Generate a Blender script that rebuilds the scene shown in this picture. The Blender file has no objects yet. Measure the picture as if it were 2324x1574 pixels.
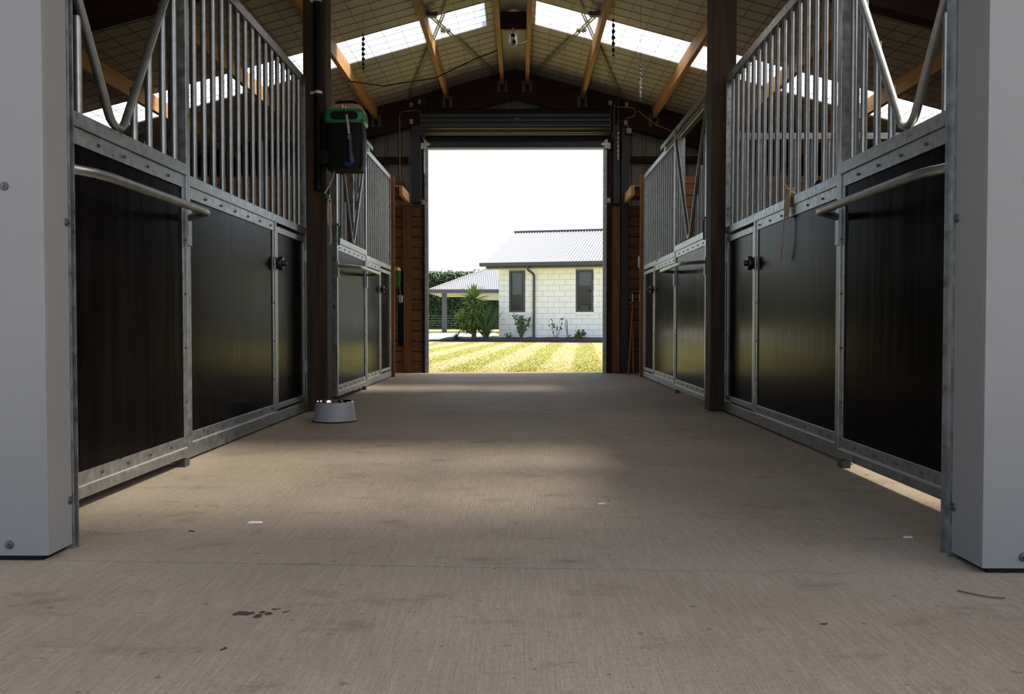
import bpy, math, random
from mathutils import Vector, Matrix
random.seed(7)
R = math.radians
S = bpy.context.scene
C = S.collection

# ------------------------------------------------------------------ camera
cam_d = bpy.data.cameras.new('camera')
cam_d.sensor_width = 36.0
cam_d.lens = 2000.0 / 2324.0 * 36.0
cam_d.clip_start = 0.05
cam_d.clip_end = 400
cam = bpy.data.objects.new('camera', cam_d)
C.objects.link(cam)
cam.location = (0, 0, 0.66)
cam.rotation_euler = (R(90) - math.atan(52 / 2000.0), 0, math.atan(18 / 2000.0))
S.camera = cam

# ------------------------------------------------------------------ sky and sun
SUN_EL, SUN_AZ = R(49), R(9)          # azimuth measured from +X towards +Y
world = bpy.data.worlds.new('world')
S.world = world
world.use_nodes = True
wn = world.node_tree
wn.nodes.clear()
wo = wn.nodes.new('ShaderNodeOutputWorld')
wb = wn.nodes.new('ShaderNodeBackground')
sky = wn.nodes.new('ShaderNodeTexSky')
sky.sky_type = 'NISHITA'
sky.sun_disc = False
sky.sun_elevation = SUN_EL
sky.sun_rotation = R(90) - SUN_AZ
sky.air_density = 1.0
sky.dust_density = 3.0
sky.ozone_density = 0.6
wh = wn.nodes.new('ShaderNodeHueSaturation')
wh.inputs['Saturation'].default_value = 0.80
wn.links.new(sky.outputs[0], wh.inputs['Color'])
wn.links.new(wh.outputs[0], wb.inputs['Color'])
wb.inputs['Strength'].default_value = 0.30
wn.links.new(wb.outputs[0], wo.inputs['Surface'])

sun_d = bpy.data.lights.new('sun', 'SUN')
sun_d.energy = 6.6
sun_d.angle = R(9.0)
sun_d.color = (1.0, 0.95, 0.86)
sun = bpy.data.objects.new('sun', sun_d)
C.objects.link(sun)
sdir = Vector((math.cos(SUN_EL) * math.cos(SUN_AZ), math.cos(SUN_EL) * math.sin(SUN_AZ), math.sin(SUN_EL)))
sun.rotation_euler = sdir.to_track_quat('Z', 'Y').to_euler()
sun.location = (30, 12, 25)

S.view_settings.view_transform = 'Standard'
S.view_settings.look = 'None'
S.view_settings.gamma = 1.0
S.view_settings.use_curve_mapping = False
S.view_settings.exposure = 0.5
S.cycles.use_denoising = True
S.cycles.max_bounces = 10
S.cycles.diffuse_bounces = 6
S.cycles.glossy_bounces = 4
S.cycles.transparent_max_bounces = 12
S.cycles.sample_clamp_indirect = 6.0


# ------------------------------------------------------------------ materials
def mat(name, color, rough=0.6, metal=0.0, spec=0.5, var=0.0, vscale=8.0, bump=0.0, bscale=40.0,
        stretch=(1, 1, 1), color2=None, coords='Object', detail=4.0, coat=0.0, rvar=0.0):
    m = bpy.data.materials.new(name)
    m.use_nodes = True
    nt = m.node_tree
    b = nt.nodes['Principled BSDF']
    b.inputs['Base Color'].default_value = (*color, 1)
    b.inputs['Roughness'].default_value = rough
    b.inputs['Metallic'].default_value = metal
    b.inputs['Specular IOR Level'].default_value = spec
    b.inputs['Coat Weight'].default_value = coat
    if var or bump or color2 or rvar:
        tc = nt.nodes.new('ShaderNodeTexCoord')
        oi = nt.nodes.new('ShaderNodeObjectInfo')
        mp = nt.nodes.new('ShaderNodeMapping')
        mp.inputs['Scale'].default_value = stretch
        ad = nt.nodes.new('ShaderNodeVectorMath')
        ad.operation = 'ADD'
        sc = nt.nodes.new('ShaderNodeVectorMath')
        sc.operation = 'SCALE'
        cb = nt.nodes.new('ShaderNodeCombineXYZ')
        for k in range(3):
            nt.links.new(oi.outputs['Random'], cb.inputs[k])
        nt.links.new(cb.outputs[0], sc.inputs[0])
        sc.inputs['Scale'].default_value = 37.0
        nt.links.new(tc.outputs[coords], mp.inputs[0])
        nt.links.new(mp.outputs[0], ad.inputs[0])
        nt.links.new(sc.outputs[0], ad.inputs[1])
        n = nt.nodes.new('ShaderNodeTexNoise')
        n.inputs['Scale'].default_value = vscale
        n.inputs['Detail'].default_value = detail
        nt.links.new(ad.outputs[0], n.inputs['Vector'])
        rp = nt.nodes.new('ShaderNodeMapRange')
        rp.inputs['From Min'].default_value = 0.3
        rp.inputs['From Max'].default_value = 0.7
        nt.links.new(n.outputs['Fac'], rp.inputs['Value'])
        mx = nt.nodes.new('ShaderNodeMix')
        mx.data_type = 'RGBA'
        lo = color2 if color2 else tuple(c * (1 - var) for c in color)
        hi = color if color2 else tuple(min(1, c * (1 + var)) for c in color)
        mx.inputs['A'].default_value = (*lo, 1)
        mx.inputs['B'].default_value = (*hi, 1)
        nt.links.new(rp.outputs['Result'], mx.inputs['Factor'])
        nt.links.new(mx.outputs['Result'], b.inputs['Base Color'])
        if rvar:
            rr = nt.nodes.new('ShaderNodeMapRange')
            rr.inputs['From Min'].default_value = 0.3
            rr.inputs['From Max'].default_value = 0.7
            rr.inputs['To Min'].default_value = rough - rvar
            rr.inputs['To Max'].default_value = rough + rvar
            nt.links.new(n.outputs['Fac'], rr.inputs['Value'])
            nt.links.new(rr.outputs['Result'], b.inputs['Roughness'])
        if bump:
            n2 = nt.nodes.new('ShaderNodeTexNoise')
            n2.inputs['Scale'].default_value = bscale
            n2.inputs['Detail'].default_value = 3
            nt.links.new(ad.outputs[0], n2.inputs['Vector'])
            bp = nt.nodes.new('ShaderNodeBump')
            bp.inputs['Strength'].default_value = bump
            bp.inputs['Distance'].default_value = 0.01
            nt.links.new(n2.outputs['Fac'], bp.inputs['Height'])
            nt.links.new(bp.outputs['Normal'], b.inputs['Normal'])
    return m


def wood(name, c, dark, axis, rough=0.65):
    st = [9.0, 9.0, 9.0]
    st['xyz'.index(axis)] = 0.55
    return mat(name, c, rough, spec=0.3, color2=dark, vscale=3.0, stretch=tuple(st), bump=0.25, bscale=9.0, detail=6)


M = {}
M['galv'] = mat('galvanised_steel', (0.325, 0.33, 0.325), 0.36, 0.85, var=0.28, vscale=26, rvar=0.10, bump=0.04, bscale=60, detail=8)
M['galv_bar'] = mat('galvanised_tube', (0.315, 0.32, 0.312), 0.36, 0.85, var=0.15, vscale=18)
M['bolt'] = mat('dark_bolt', (0.10, 0.10, 0.105), 0.5, 0.7)
M['ply'] = mat('dark_film_faced_ply', (0.0045, 0.0033, 0.0030), 0.18, 0.0, spec=0.02, var=0.35, vscale=3.0,
               stretch=(7, 7, 0.5), bump=0.02, bscale=12, rvar=0.03)
M['mat'] = mat('dimming_rubber', (0.028, 0.024, 0.021), 0.8, var=0.3, vscale=6)
M['knob'] = mat('black_plastic', (0.005, 0.005, 0.0055), 0.4)
M['black'] = mat('black_rubber', (0.0035, 0.0035, 0.004), 0.6, spec=0.2)
M['dark_steel'] = mat('dark_painted_steel', (0.009, 0.011, 0.014), 0.42, spec=0.5)
M['concrete'] = None
M['purlin'] = wood('pine_purlin', (0.56, 0.32, 0.12), (0.38, 0.19, 0.065), 'y')
M['plank_x'] = wood('cedar_plank', (0.29, 0.125, 0.045), (0.165, 0.064, 0.023), 'x')
M['plank_z'] = wood('cedar_board', (0.29, 0.12, 0.042), (0.165, 0.062, 0.022), 'z')
M['plank_y'] = wood('pale_timber_edge', (0.55, 0.31, 0.13), (0.40, 0.20, 0.08), 'y')
M['post'] = wood('dark_stained_post', (0.060, 0.034, 0.018), (0.026, 0.014, 0.008), 'z', 0.75)
M['rafter'] = wood('dark_red_rafter', (0.040, 0.014, 0.009), (0.022, 0.008, 0.006), 'x', 0.7)
M['foil'] = mat('insulation_paper', (0.47, 0.425, 0.39), 0.6, var=0.10, vscale=2.5, bump=0.35, bscale=5)
M['wire'] = mat('netting_wire', (0.17, 0.16, 0.13), 0.6, 0.3)
M['flash'] = mat('painted_flashing', (0.202, 0.196, 0.188), 0.42, var=0.03, vscale=2, spec=0.4)
M['clad'] = mat('wall_cladding', (0.20, 0.185, 0.155), 0.55, var=0.06, vscale=3)
M['strap'] = mat('brace_strap', (0.20, 0.20, 0.10), 0.5, 0.0)
M['curtain'] = mat('roller_curtain', (0.022, 0.025, 0.030), 0.38, 0.2)
M['alu'] = mat('pale_aluminium', (0.62, 0.58, 0.55), 0.4, 0.5)
M['white'] = mat('white_plastic', (0.42, 0.40, 0.39), 0.4)
M['green'] = mat('green_plastic', (0.012, 0.16, 0.045), 0.4)
M['teal'] = mat('teal_print', (0.03, 0.32, 0.25), 0.5)
M['blue'] = mat('blue_plastic', (0.01, 0.04, 0.16), 0.45)
M['hose'] = mat('beige_hose', (0.42, 0.34, 0.25), 0.5)
M['twine'] = mat('jute_twine', (0.34, 0.25, 0.16), 0.9, var=0.3, vscale=60)
M['bowl'] = mat('grey_bowl_plastic', (0.33, 0.33, 0.33), 0.5)
M['steel'] = mat('polished_steel', (0.7, 0.68, 0.66), 0.12, 1.0)
M['dung'] = mat('dry_mud', (0.045, 0.026, 0.016), 0.9, var=0.4, vscale=40)
M['straw'] = mat('pale_straw', (0.75, 0.70, 0.58), 0.7)
M['cable'] = mat('grey_cable', (0.30, 0.24, 0.18), 0.5)
M['chain'] = mat('bright_chain', (0.75, 0.74, 0.72), 0.25, 1.0)
# outside
M['grass'] = mat('mown_grass_blade', (0.42, 0.42, 0.09), 0.6, var=0.3, vscale=1.5)
M['soil'] = mat('garden_soil', (0.030, 0.022, 0.018), 0.95, var=0.4, vscale=9, bump=0.6, bscale=12)
M['drive'] = mat('pale_driveway', (0.62, 0.60, 0.56), 0.8, var=0.05, vscale=3)
M['block'] = mat('white_painted_block', (0.80, 0.80, 0.79), 0.6, var=0.04, vscale=3, bump=0.1, bscale=30)
M['mortar'] = mat('grey_joint', (0.40, 0.40, 0.40), 0.8)
M['roofing'] = mat('white_corrugated_roof', (0.205, 0.204, 0.203), 0.35, 0.0)
M['trim_dark'] = mat('charcoal_trim', (0.045, 0.046, 0.050), 0.45)
M['soffit'] = mat('white_soffit', (0.75, 0.73, 0.68), 0.7)
M['window_in'] = mat('dim_room', (0.055, 0.060, 0.070), 0.8)
M['blind'] = mat('grey_blind', (0.30, 0.31, 0.32), 0.6)
M['leaf_dark'] = mat('hedge_leaf', (0.030, 0.060, 0.022), 0.5, var=0.4, vscale=0.8)
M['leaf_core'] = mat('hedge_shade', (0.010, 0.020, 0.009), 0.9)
M['yucca'] = mat('yucca_leaf', (0.12, 0.19, 0.035), 0.4, var=0.3, vscale=2)
M['flax'] = mat('flax_leaf', (0.030, 0.065, 0.022), 0.45, var=0.3, vscale=2)
M['trunk'] = mat('brown_stem', (0.09, 0.055, 0.035), 0.9)
M['shrub'] = mat('shrub_leaf', (0.045, 0.075, 0.030), 0.5, var=0.4, vscale=5)


def concrete():
    m = bpy.data.materials.new('broomed_concrete')
    m.use_nodes = True
    nt = m.node_tree
    L = nt.links.new
    b = nt.nodes['Principled BSDF']
    b.inputs['Roughness'].default_value = 0.75
    b.inputs['Specular IOR Level'].default_value = 0.15
    tc = nt.nodes.new('ShaderNodeTexCoord')

    def noise(scale, detail, st=(1, 1, 1), rough=0.55):
        mp = nt.nodes.new('ShaderNodeMapping')
        mp.inputs['Scale'].default_value = st
        L(tc.outputs['Object'], mp.inputs[0])
        n = nt.nodes.new('ShaderNodeTexNoise')
        n.inputs['Scale'].default_value = scale
        n.inputs['Detail'].default_value = detail
        n.inputs['Roughness'].default_value = rough
        L(mp.outputs[0], n.inputs['Vector'])
        return n.outputs['Fac']

    def ramp(v, a, bb, c0, c1):
        r = nt.nodes.new('ShaderNodeMapRange')
        r.inputs['From Min'].default_value = a
        r.inputs['From Max'].default_value = bb
        r.inputs['To Min'].default_value = c0
        r.inputs['To Max'].default_value = c1
        L(v, r.inputs['Value'])
        return r.outputs['Result']

    def mixc(f, A, B):
        x = nt.nodes.new('ShaderNodeMix')
        x.data_type = 'RGBA'
        L(f, x.inputs['Factor'])
        for k, v in (('A', A), ('B', B)):
            if isinstance(v, tuple):
                x.inputs[k].default_value = (*v, 1)
            else:
                L(v, x.inputs[k])
        return x.outputs['Result']

    big = mixc(ramp(noise(0.9, 5), 0.32, 0.68, 0, 1), (0.277, 0.213, 0.148), (0.423, 0.339, 0.245))
    fine = mixc(ramp(noise(70, 6, (1, 1, 1), 0.75), 0.32, 0.68, 0, 0.7), big, (0.214, 0.166, 0.119))
    streak = mixc(ramp(noise(6, 4, (14, 1, 1)), 0.45, 0.75, 0, 0.35), fine, (0.452, 0.378, 0.286))
    st2 = mixc(ramp(noise(3.2, 8, (1, 2.0, 1), 0.7), 0.56, 0.68, 0, 0.6), streak, (0.152, 0.107, 0.071))
    spot = mixc(ramp(noise(26, 2, (1, 1, 1)), 0.69, 0.72, 0, 0.6), st2, (0.112, 0.083, 0.056))
    sc = mixc(ramp(noise(10, 3, (1, 6, 1), 0.8), 0.71, 0.76, 0, 0.45), spot, (0.654, 0.580, 0.473))
    L(sc, b.inputs['Base Color'])
    ad = nt.nodes.new('ShaderNodeMath')
    ad.operation = 'ADD'
    L(noise(7, 3, (30, 1.2, 1)), ad.inputs[0])
    L(noise(150, 3), ad.inputs[1])
    bp = nt.nodes.new('ShaderNodeBump')
    bp.inputs['Strength'].default_value = 0.65
    bp.inputs['Distance'].default_value = 0.004
    L(ad.outputs[0], bp.inputs['Height'])
    L(bp.outputs['Normal'], b.inputs['Normal'])
    return m


M['concrete'] = concrete()


def skylight_mat():
    m = bpy.data.materials.new('translucent_roof_sheet')
    m.use_nodes = True
    nt = m.node_tree
    nt.nodes.clear()
    o = nt.nodes.new('ShaderNodeOutputMaterial')
    t = nt.nodes.new('ShaderNodeBsdfTranslucent')
    t.inputs['Color'].default_value = (0.97, 0.97, 0.95, 1)
    p = nt.nodes.new('ShaderNodeBsdfTransparent')
    p.inputs['Color'].default_value = (0.97, 0.98, 0.97, 1)
    x = nt.nodes.new('ShaderNodeMixShader')
    x.inputs['Fac'].default_value = 0.5
    nt.links.new(t.outputs[0], x.inputs[1])
    nt.links.new(p.outputs[0], x.inputs[2])
    nt.links.new(x.outputs[0], o.inputs['Surface'])
    return m


M['skylight'] = skylight_mat()


def glass_mat():
    m = bpy.data.materials.new('window_glass')
    m.use_nodes = True
    nt = m.node_tree
    nt.nodes.clear()
    o = nt.nodes.new('ShaderNodeOutputMaterial')
    g = nt.nodes.new('ShaderNodeBsdfGlossy')
    g.inputs['Roughness'].default_value = 0.02
    p = nt.nodes.new('ShaderNodeBsdfTransparent')
    p.inputs['Color'].default_value = (0.75, 0.8, 0.82, 1)
    f = nt.nodes.new('ShaderNodeFresnel')
    f.inputs['IOR'].default_value = 1.6
    x = nt.nodes.new('ShaderNodeMixShader')
    nt.links.new(f.outputs[0], x.inputs['Fac'])
    nt.links.new(p.outputs[0], x.inputs[1])
    nt.links.new(g.outputs[0], x.inputs[2])
    nt.links.new(x.outputs[0], o.inputs['Surface'])
    return m


M['glass'] = glass_mat()


def lawn_mat():
    m = bpy.data.materials.new('striped_lawn')
    m.use_nodes = True
    nt = m.node_tree
    L = nt.links.new
    b = nt.nodes['Principled BSDF']
    b.inputs['Roughness'].default_value = 0.8
    b.inputs['Specular IOR Level'].default_value = 0.2
    tc = nt.nodes.new('ShaderNodeTexCoord')
    mp = nt.nodes.new('ShaderNodeMapping')
    mp.inputs['Rotation'].default_value = (0, 0, R(4.3))
    L(tc.outputs['Object'], mp.inputs[0])
    w = nt.nodes.new('ShaderNodeTexWave')
    w.wave_type = 'BANDS'
    w.bands_direction = 'X'
    w.inputs['Scale'].default_value = 0.33
    w.inputs['Distortion'].default_value = 0.7
    w.inputs['Detail'].default_value = 2
    w.inputs['Detail Scale'].default_value = 0.5
    L(mp.outputs[0], w.inputs['Vector'])
    r = nt.nodes.new('ShaderNodeMapRange')
    r.inputs['From Min'].default_value = 0.35
    r.inputs['From Max'].default_value = 0.65
    L(w.outputs['Fac'], r.inputs['Value'])
    n = nt.nodes.new('ShaderNodeTexNoise')
    n.inputs['Scale'].default_value = 14
    n.inputs['Detail'].default_value = 6
    L(tc.outputs['Object'], n.inputs['Vector'])
    x = nt.nodes.new('ShaderNodeMix')
    x.data_type = 'RGBA'
    x.inputs['A'].default_value = (0.275, 0.26, 0.062, 1)
    x.inputs['B'].default_value = (0.42, 0.365, 0.165, 1)
    L(r.outputs['Result'], x.inputs['Factor'])
    y = nt.nodes.new('ShaderNodeMix')
    y.data_type = 'RGBA'
    y.inputs['B'].default_value = (0.22, 0.24, 0.045, 1)
    rr = nt.nodes.new('ShaderNodeMapRange')
    rr.inputs['From Min'].default_value = 0.45
    rr.inputs['From Max'].default_value = 0.75
    rr.inputs['To Max'].default_value = 0.35
    L(n.outputs['Fac'], rr.inputs['Value'])
    L(rr.outputs['Result'], y.inputs['Factor'])
    L(x.outputs['Result'], y.inputs['A'])
    L(y.outputs['Result'], b.inputs['Base Color'])
    return m


M['lawn'] = lawn_mat()


# ------------------------------------------------------------------ mesh helpers
class MB:
    def __init__(s):
        s.v = []
        s.f = []

    def face(s, pts):
        k = len(s.v)
        s.v += [tuple(p) for p in pts]
        s.f.append(tuple(range(k, k + len(pts))))
        return s

    def box(s, x0, x1, y0, y1, z0, z1):
        if x0 > x1: x0, x1 = x1, x0
        if y0 > y1: y0, y1 = y1, y0
        if z0 > z1: z0, z1 = z1, z0
        k = len(s.v)
        s.v += [(x0, y0, z0), (x1, y0, z0), (x1, y1, z0), (x0, y1, z0), (x0, y0, z1), (x1, y0, z1), (x1, y1, z1), (x0, y1, z1)]
        s.f += [tuple(k + i for i in q) for q in ((0, 3, 2, 1), (4, 5, 6, 7), (0, 1, 5, 4), (1, 2, 6, 5), (2, 3, 7, 6), (3, 0, 4, 7))]
        return s

    def hexa(s, b, t):
        """solid from four bottom points and four top points (both counter-clockwise seen from above)"""
        k = len(s.v)
        s.v += [tuple(p) for p in b] + [tuple(p) for p in t]
        s.f += [tuple(k + i for i in q) for q in ((0, 3, 2, 1), (4, 5, 6, 7), (0, 1, 5, 4), (1, 2, 6, 5), (2, 3, 7, 6), (3, 0, 4, 7))]
        return s

    def tube(s, pts, r, n=8, caps=True, flat=None, closed=False):
        """sweep a circle (or an ellipse: flat=(ra, rb, up)) along a polyline"""
        P = [Vector(p) for p in pts]
        rings = []
        prev = None
        N = len(P)
        for i, p in enumerate(P):
            if closed:
                d = P[(i + 1) % N] - P[i - 1]
            else:
                d = (P[min(i + 1, N - 1)] - P[max(i - 1, 0)])
            d.normalize()
            if flat:
                a = Vector(flat[2])
                a = (a - d * a.dot(d)).normalized()
            elif prev is None:
                a = d.orthogonal().normalized()
            else:
                a = (prev - d * prev.dot(d)).normalized()
            prev = a
            bb = d.cross(a)
            ra = flat[0] if flat else (r[i] if isinstance(r, (list, tuple)) else r)
            rb = flat[1] if flat else ra
            k = len(s.v)
            for j in range(n):
                t = 2 * math.pi * (j + 0.5) / n
                s.v.append(tuple(p + a * math.cos(t) * ra + bb * math.sin(t) * rb))
            rings.append(k)
        m = N if closed else N - 1
        for i in range(m):
            A, B = rings[i], rings[(i + 1) % N]
            for j in range(n):
                s.f.append((A + j, A + (j + 1) % n, B + (j + 1) % n, B + j))
        if caps and not closed:
            s.f.append(tuple(rings[0] + j for j in reversed(range(n))))
            s.f.append(tuple(rings[-1] + j for j in range(n)))
        return s

    def lathe(s, prof, n=24, c=(0, 0, 0), axis='z'):
        k = len(s.v)
        for (r, h) in prof:
            for j in range(n):
                t = 2 * math.pi * j / n
                a, b = r * math.cos(t), r * math.sin(t)
                p = (a, b, h) if axis == 'z' else ((h, a, b) if axis == 'x' else (b, h, a))
                s.v.append((p[0] + c[0], p[1] + c[1], p[2] + c[2]))
        for i in range(len(prof) - 1):
            for j in range(n):
                a = k + i * n + j
                b = k + i * n + (j + 1) % n
                s.f.append((a, b, b + n, a + n))
        return s

    def build(s, name, m, parent=None, smooth=False, loc=None, bevel=0.0):
        me = bpy.data.meshes.new(name)
        me.from_pydata(s.v, [], s.f)
        me.update()
        if m is not None:
            me.materials.append(M[m] if isinstance(m, str) else m)
        if smooth:
            me.polygons.foreach_set('use_smooth', [True] * len(me.polygons))
            try:
                me.set_sharp_from_angle(angle=R(40))
            except Exception:
                pass
        o = bpy.data.objects.new(name, me)
        C.objects.link(o)
        if parent is not None:
            o.parent = parent
        if loc is not None:
            o.location = loc
        if bevel:
            bv = o.modifiers.new('bevel', 'BEVEL')
            bv.width = bevel
            bv.segments = 2
            bv.limit_method = 'ANGLE'
        return o


def tag(o, label=None, cat=None, group=None, kind=None):
    if label: o['label'] = label
    if cat: o['category'] = cat
    if group: o['group'] = group
    if kind: o['kind'] = kind
    return o


def empty(name, loc=(0, 0, 0), rz=0.0):
    o = bpy.data.objects.new(name, None)
    o.empty_display_size = 0.1
    C.objects.link(o)
    o.location = loc
    o.rotation_euler = (0, 0, rz)
    return o


def inst(src, name, loc, parent=None, rot=None, scale=None):
    o = bpy.data.objects.new(name, src.data)
    C.objects.link(o)
    if parent is not None: o.parent = parent
    o.location = loc
    if rot is not None: o.rotation_euler = rot
    if scale is not None: o.scale = scale
    return o


# ------------------------------------------------------------------ dimensions (metres)
XL, XR = -1.60, 1.53            # stall front planes
YP = 6.66                       # middle posts
YE = 11.0                       # end of the stalls
YG = 12.0                       # far gable wall, inside face
XOL, XOR = -5.35, 5.25          # outer walls
RX, RZ, RS = -0.07, 4.06, 0.27  # ridge position, underside height, slope


def roof_z(x):
    return RZ - RS * abs(x - RX)


# ------------------------------------------------------------------ floor
def slab(name, pts, z0, z1, m, parent=None):
    k = MB()
    k.v = [(p[0], p[1], z0) for p in pts] + [(p[0], p[1], z1) for p in pts]
    n = len(pts)
    k.f = [tuple(reversed(range(n))), tuple(range(n, 2 * n))]
    for i in range(n):
        k.f.append((i, (i + 1) % n, n + (i + 1) % n, n + i))
    return k.build(name, m, parent)


floor = tag(empty('floor'), 'broom finished concrete barn floor in large slabs', None, kind='structure')


def jy(x):                      # the front joint runs slightly askew
    return 2.372 - 0.050 * x


slab('slab', [(XOL, jy(XOL) + .006), (XOR, jy(XOR) + .006), (XOR, 6.44), (XOL, 6.44)], -0.12, 0.0, 'concrete', floor)
slab('slab', [(XOL, 6.445), (XOR, 6.445), (XOR, 10.0), (XOL, 10.0)], -0.12, 0.0, 'concrete', floor)
slab('slab', [(XOL, 10.004), (XOR, 10.004), (XOR, 12.16), (XOL, 12.16)], -0.12, 0.0, 'concrete', floor)
slab('apron', [(-9, -7), (9, -7), (9, jy(9) - .006), (-9, jy(-9) - .006)], -0.12, 0.0, 'concrete', floor)
g = MB().face([(-150, -150, -0.125), (150, -150, -0.125), (150, 12.0, -0.125), (-150, 12.0, -0.125)]).build('ground', 'drive')
tag(g, 'pale gravel ground around the barn', kind='structure')

for (xa, xb, ya, yb, lab) in ((XOL + .1, XL - .12, 2.75, 6.4, 'near left'), (XL * 0 + 1.85, XOR - .1, 2.75, 6.4, 'near right'),
                              (XOL + .1, XL - .12, 6.9, 10.9, 'far left'), (XR + .12, XOR - .1, 6.9, 10.9, 'far right')):
    o = slab('dimming_mat', [(xa, ya), (xb, ya), (xb, yb), (xa, yb)], 0.0005, 0.012, 'mat')  # dark mats added to cut the light bounced up to the roof
    tag(o, 'dark rubber mat added to dim bounce light in the %s stall' % lab, kind='structure')

# ------------------------------------------------------------------ near wall and its opening
w = MB()
w.box(XOL - .05, -1.38, 2.47, 2.56, 0.012, 2.6)
w.box(1.29, XOR + .05, 2.36, 2.48, 0.012, 2.6)
w.v += [(XOL, 2.47, 2.6), (-1.34, 2.47, 2.6), (-1.34, 2.47, 3.05), (1.25, 2.47, 3.05), (1.25, 2.47, 2.6), (XOR, 2.47, 2.6), (RX, 2.47, RZ)]
k = len(w.v) - 7
w.f += [(k, k + 1, k + 2, k + 6), (k + 2, k + 3, k + 6), (k + 3, k + 4, k + 5, k + 6)]
tag(w.build('wall_front', 'clad'), 'ribbed grey front wall around the barn entrance', kind='structure')


def screw(parent, loc, axis):
    m = MB()
    m.lathe([(0.0, 0.010), (0.005, 0.010), (0.0055, 0.005), (0.011, 0.004), (0.0125, 0.0)], 10, axis=axis)
    o = m.build('screw', 'bolt', parent, True)
    o.location = loc
    return o


# folded flashings that wrap the two sides of the entrance
def jamb(n, x, s, y0, y1, gd, label):
    root = tag(empty('trim_%d' % n, (x, y0, 0)), label, kind='structure')
    m = MB()
    m.box(0, s * 0.62, 0.0, 0.010, 0.014, 3.05)                 # outside face
    m.build('face_flashing', 'flash', root, bevel=0.002)
    m = MB()
    m.box(0.0, s * 0.010, 0.0105, y1 - y0, 0.014, 3.05)           # reveal
    m.build('reveal_flashing', 'flash', root, bevel=0.002)
    m = MB()
    m.box(s * 0.02, s * 0.60, 0.011, y1 - y0, 0.0, 0.014)
    m.build('packer', 'black', root)
    m = MB()
    m.box(-s * 0.004, s * 0.06, y1 - y0 + 0.001, y1 - y0 + 0.006, 0.0, 3.05)
    m.box(-s * 0.006, s * 0.06, y1 - y0 + gd - 0.005, y1 - y0 + gd, 0.0, 3.05)
    m.box(s * 0.012, s * 0.018, y1 - y0 + 0.006, y1 - y0 + gd - 0.005, 0.0, 3.05)
    m.build('door_guide', 'galv', root)
    for (yy, z) in ((y1 - y0 - 0.012, 0.145), (y1 - y0 - 0.012, 0.955), (y1 - y0 - 0.012, 1.8)):
        o = screw(root, (-0.0 if s > 0 else 0.0, yy + 0.0, z), 'x')
        if s > 0: o.rotation_euler = (0, 0, R(180))
    for z in (0.045, 1.04, 2.0):
        o = screw(root, (s * 0.108, 0.0, z), 'y')
        o.rotation_euler = (0, 0, R(180))
    return root


jamb(1, -1.315, -1, 2.43, 2.563, 0.028, 'beige and grey corner flashing at the left of the entrance')
jamb(2, 1.222, 1, 2.325, 2.493, 0.052, 'beige and grey corner flashing at the right of the entrance')

# ------------------------------------------------------------------ outer side walls
def ribbed(y0, y1, x, z0, z1, d, axis='y', pitch=0.19):
    """vertical ribbed sheet"""
    m = MB()
    t = y0
    prof = []
    while t < y1 - 1e-6:
        for (o, h) in ((0, 0), (0.07, 0), (0.085, d), (0.11, d), (0.125, 0)):
            if t + o <= y1: prof.append((t + o, h))
        t += pitch
    prof.append((y1, 0))
    k = 0
    for (a, h) in prof:
        zz = z1(a) if callable(z1) else z1
        if axis == 'y':
            m.v += [(x + h, a, z0), (x + h, a, zz)]
        else:
            m.v += [(a, x + h, z0), (a, x + h, zz)]
    for i in range(len(prof) - 1):
        m.f.append((2 * i, 2 * i + 2, 2 * i + 3, 2 * i + 1))
    return m


wl = ribbed(2.45, 12.2, XOL, 0.0, 2.68, -0.02)
tag(wl.build('wall_left', 'clad'), 'ribbed metal outer wall behind the left stalls', kind='structure')
wr = ribbed(2.45, 12.2, XOR, 0.0, 2.68, 0.02)
tag(wr.build('wall_right', 'clad'), 'ribbed metal outer wall behind the right stalls', kind='structure')

# ------------------------------------------------------------------ roof
ceil = tag(empty('ceiling'), 'paper lined gable roof with wire netting', kind='structure')
SK = ((3.50, 5.15), (9.20, 9.92))  # the near sheet is out of view, added to light the aisle floor
EL, ER = -5.75, 5.65
roof = MB()


def slope_box(mb, x0, x1, y0, y1, up0, up1):
    z0, z1 = roof_z(x0), roof_z(x1)
    mb.hexa([(x0, y0, z0 + up0), (x1, y0, z1 + up0), (x1, y1, z1 + up0), (x0, y1, z0 + up0)],
            [(x0, y0, z0 + up1), (x1, y0, z1 + up1), (x1, y1, z1 + up1), (x0, y1, z0 + up1)])


ys = [1.05, SK[0][0], SK[0][1], SK[1][0], SK[1][1], 12.35]  # the roof starts forward of the wall, an unseen overhang added to shade the apron
for (a, b) in ((ys[0], ys[1]), (ys[2], ys[3]), (ys[4], ys[5])):
    slope_box(roof, EL, RX, a, b, 0, 0.06)
    slope_box(roof, RX, ER, a, b, 0, 0.06)
SKX = ((1.1, 4.9), (-5.1, 5.0))
for (a, b), (xa, xb) in zip(SK, SKX):
    slope_box(roof, RX - 0.30, RX, a, b, 0, 0.06)
    slope_box(roof, RX, max(RX + 0.24, xa), a, b, 0, 0.06)
    slope_box(roof, EL, min(xa, RX - 0.30), a, b, 0, 0.06)
    slope_box(roof, xb, ER, a, b, 0, 0.06)
roof.build('roof_lining', 'foil', ceil)
for (a, b), (xa, xb) in zip(SK, SKX):
    for (u, v) in ((xa, RX - .30), (max(xa, RX + .24), xb)):
        if u >= v: continue
        m = MB().face([(u, a, roof_z(u) + .008), (v, a, roof_z(v) + .008), (v, b, roof_z(v) + .008), (u, b, roof_z(u) + .008)])
        m.build('skylight_sheet', 'skylight', ceil)
net = MB()
wr_ = 0.0018
y = 6.7
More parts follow.
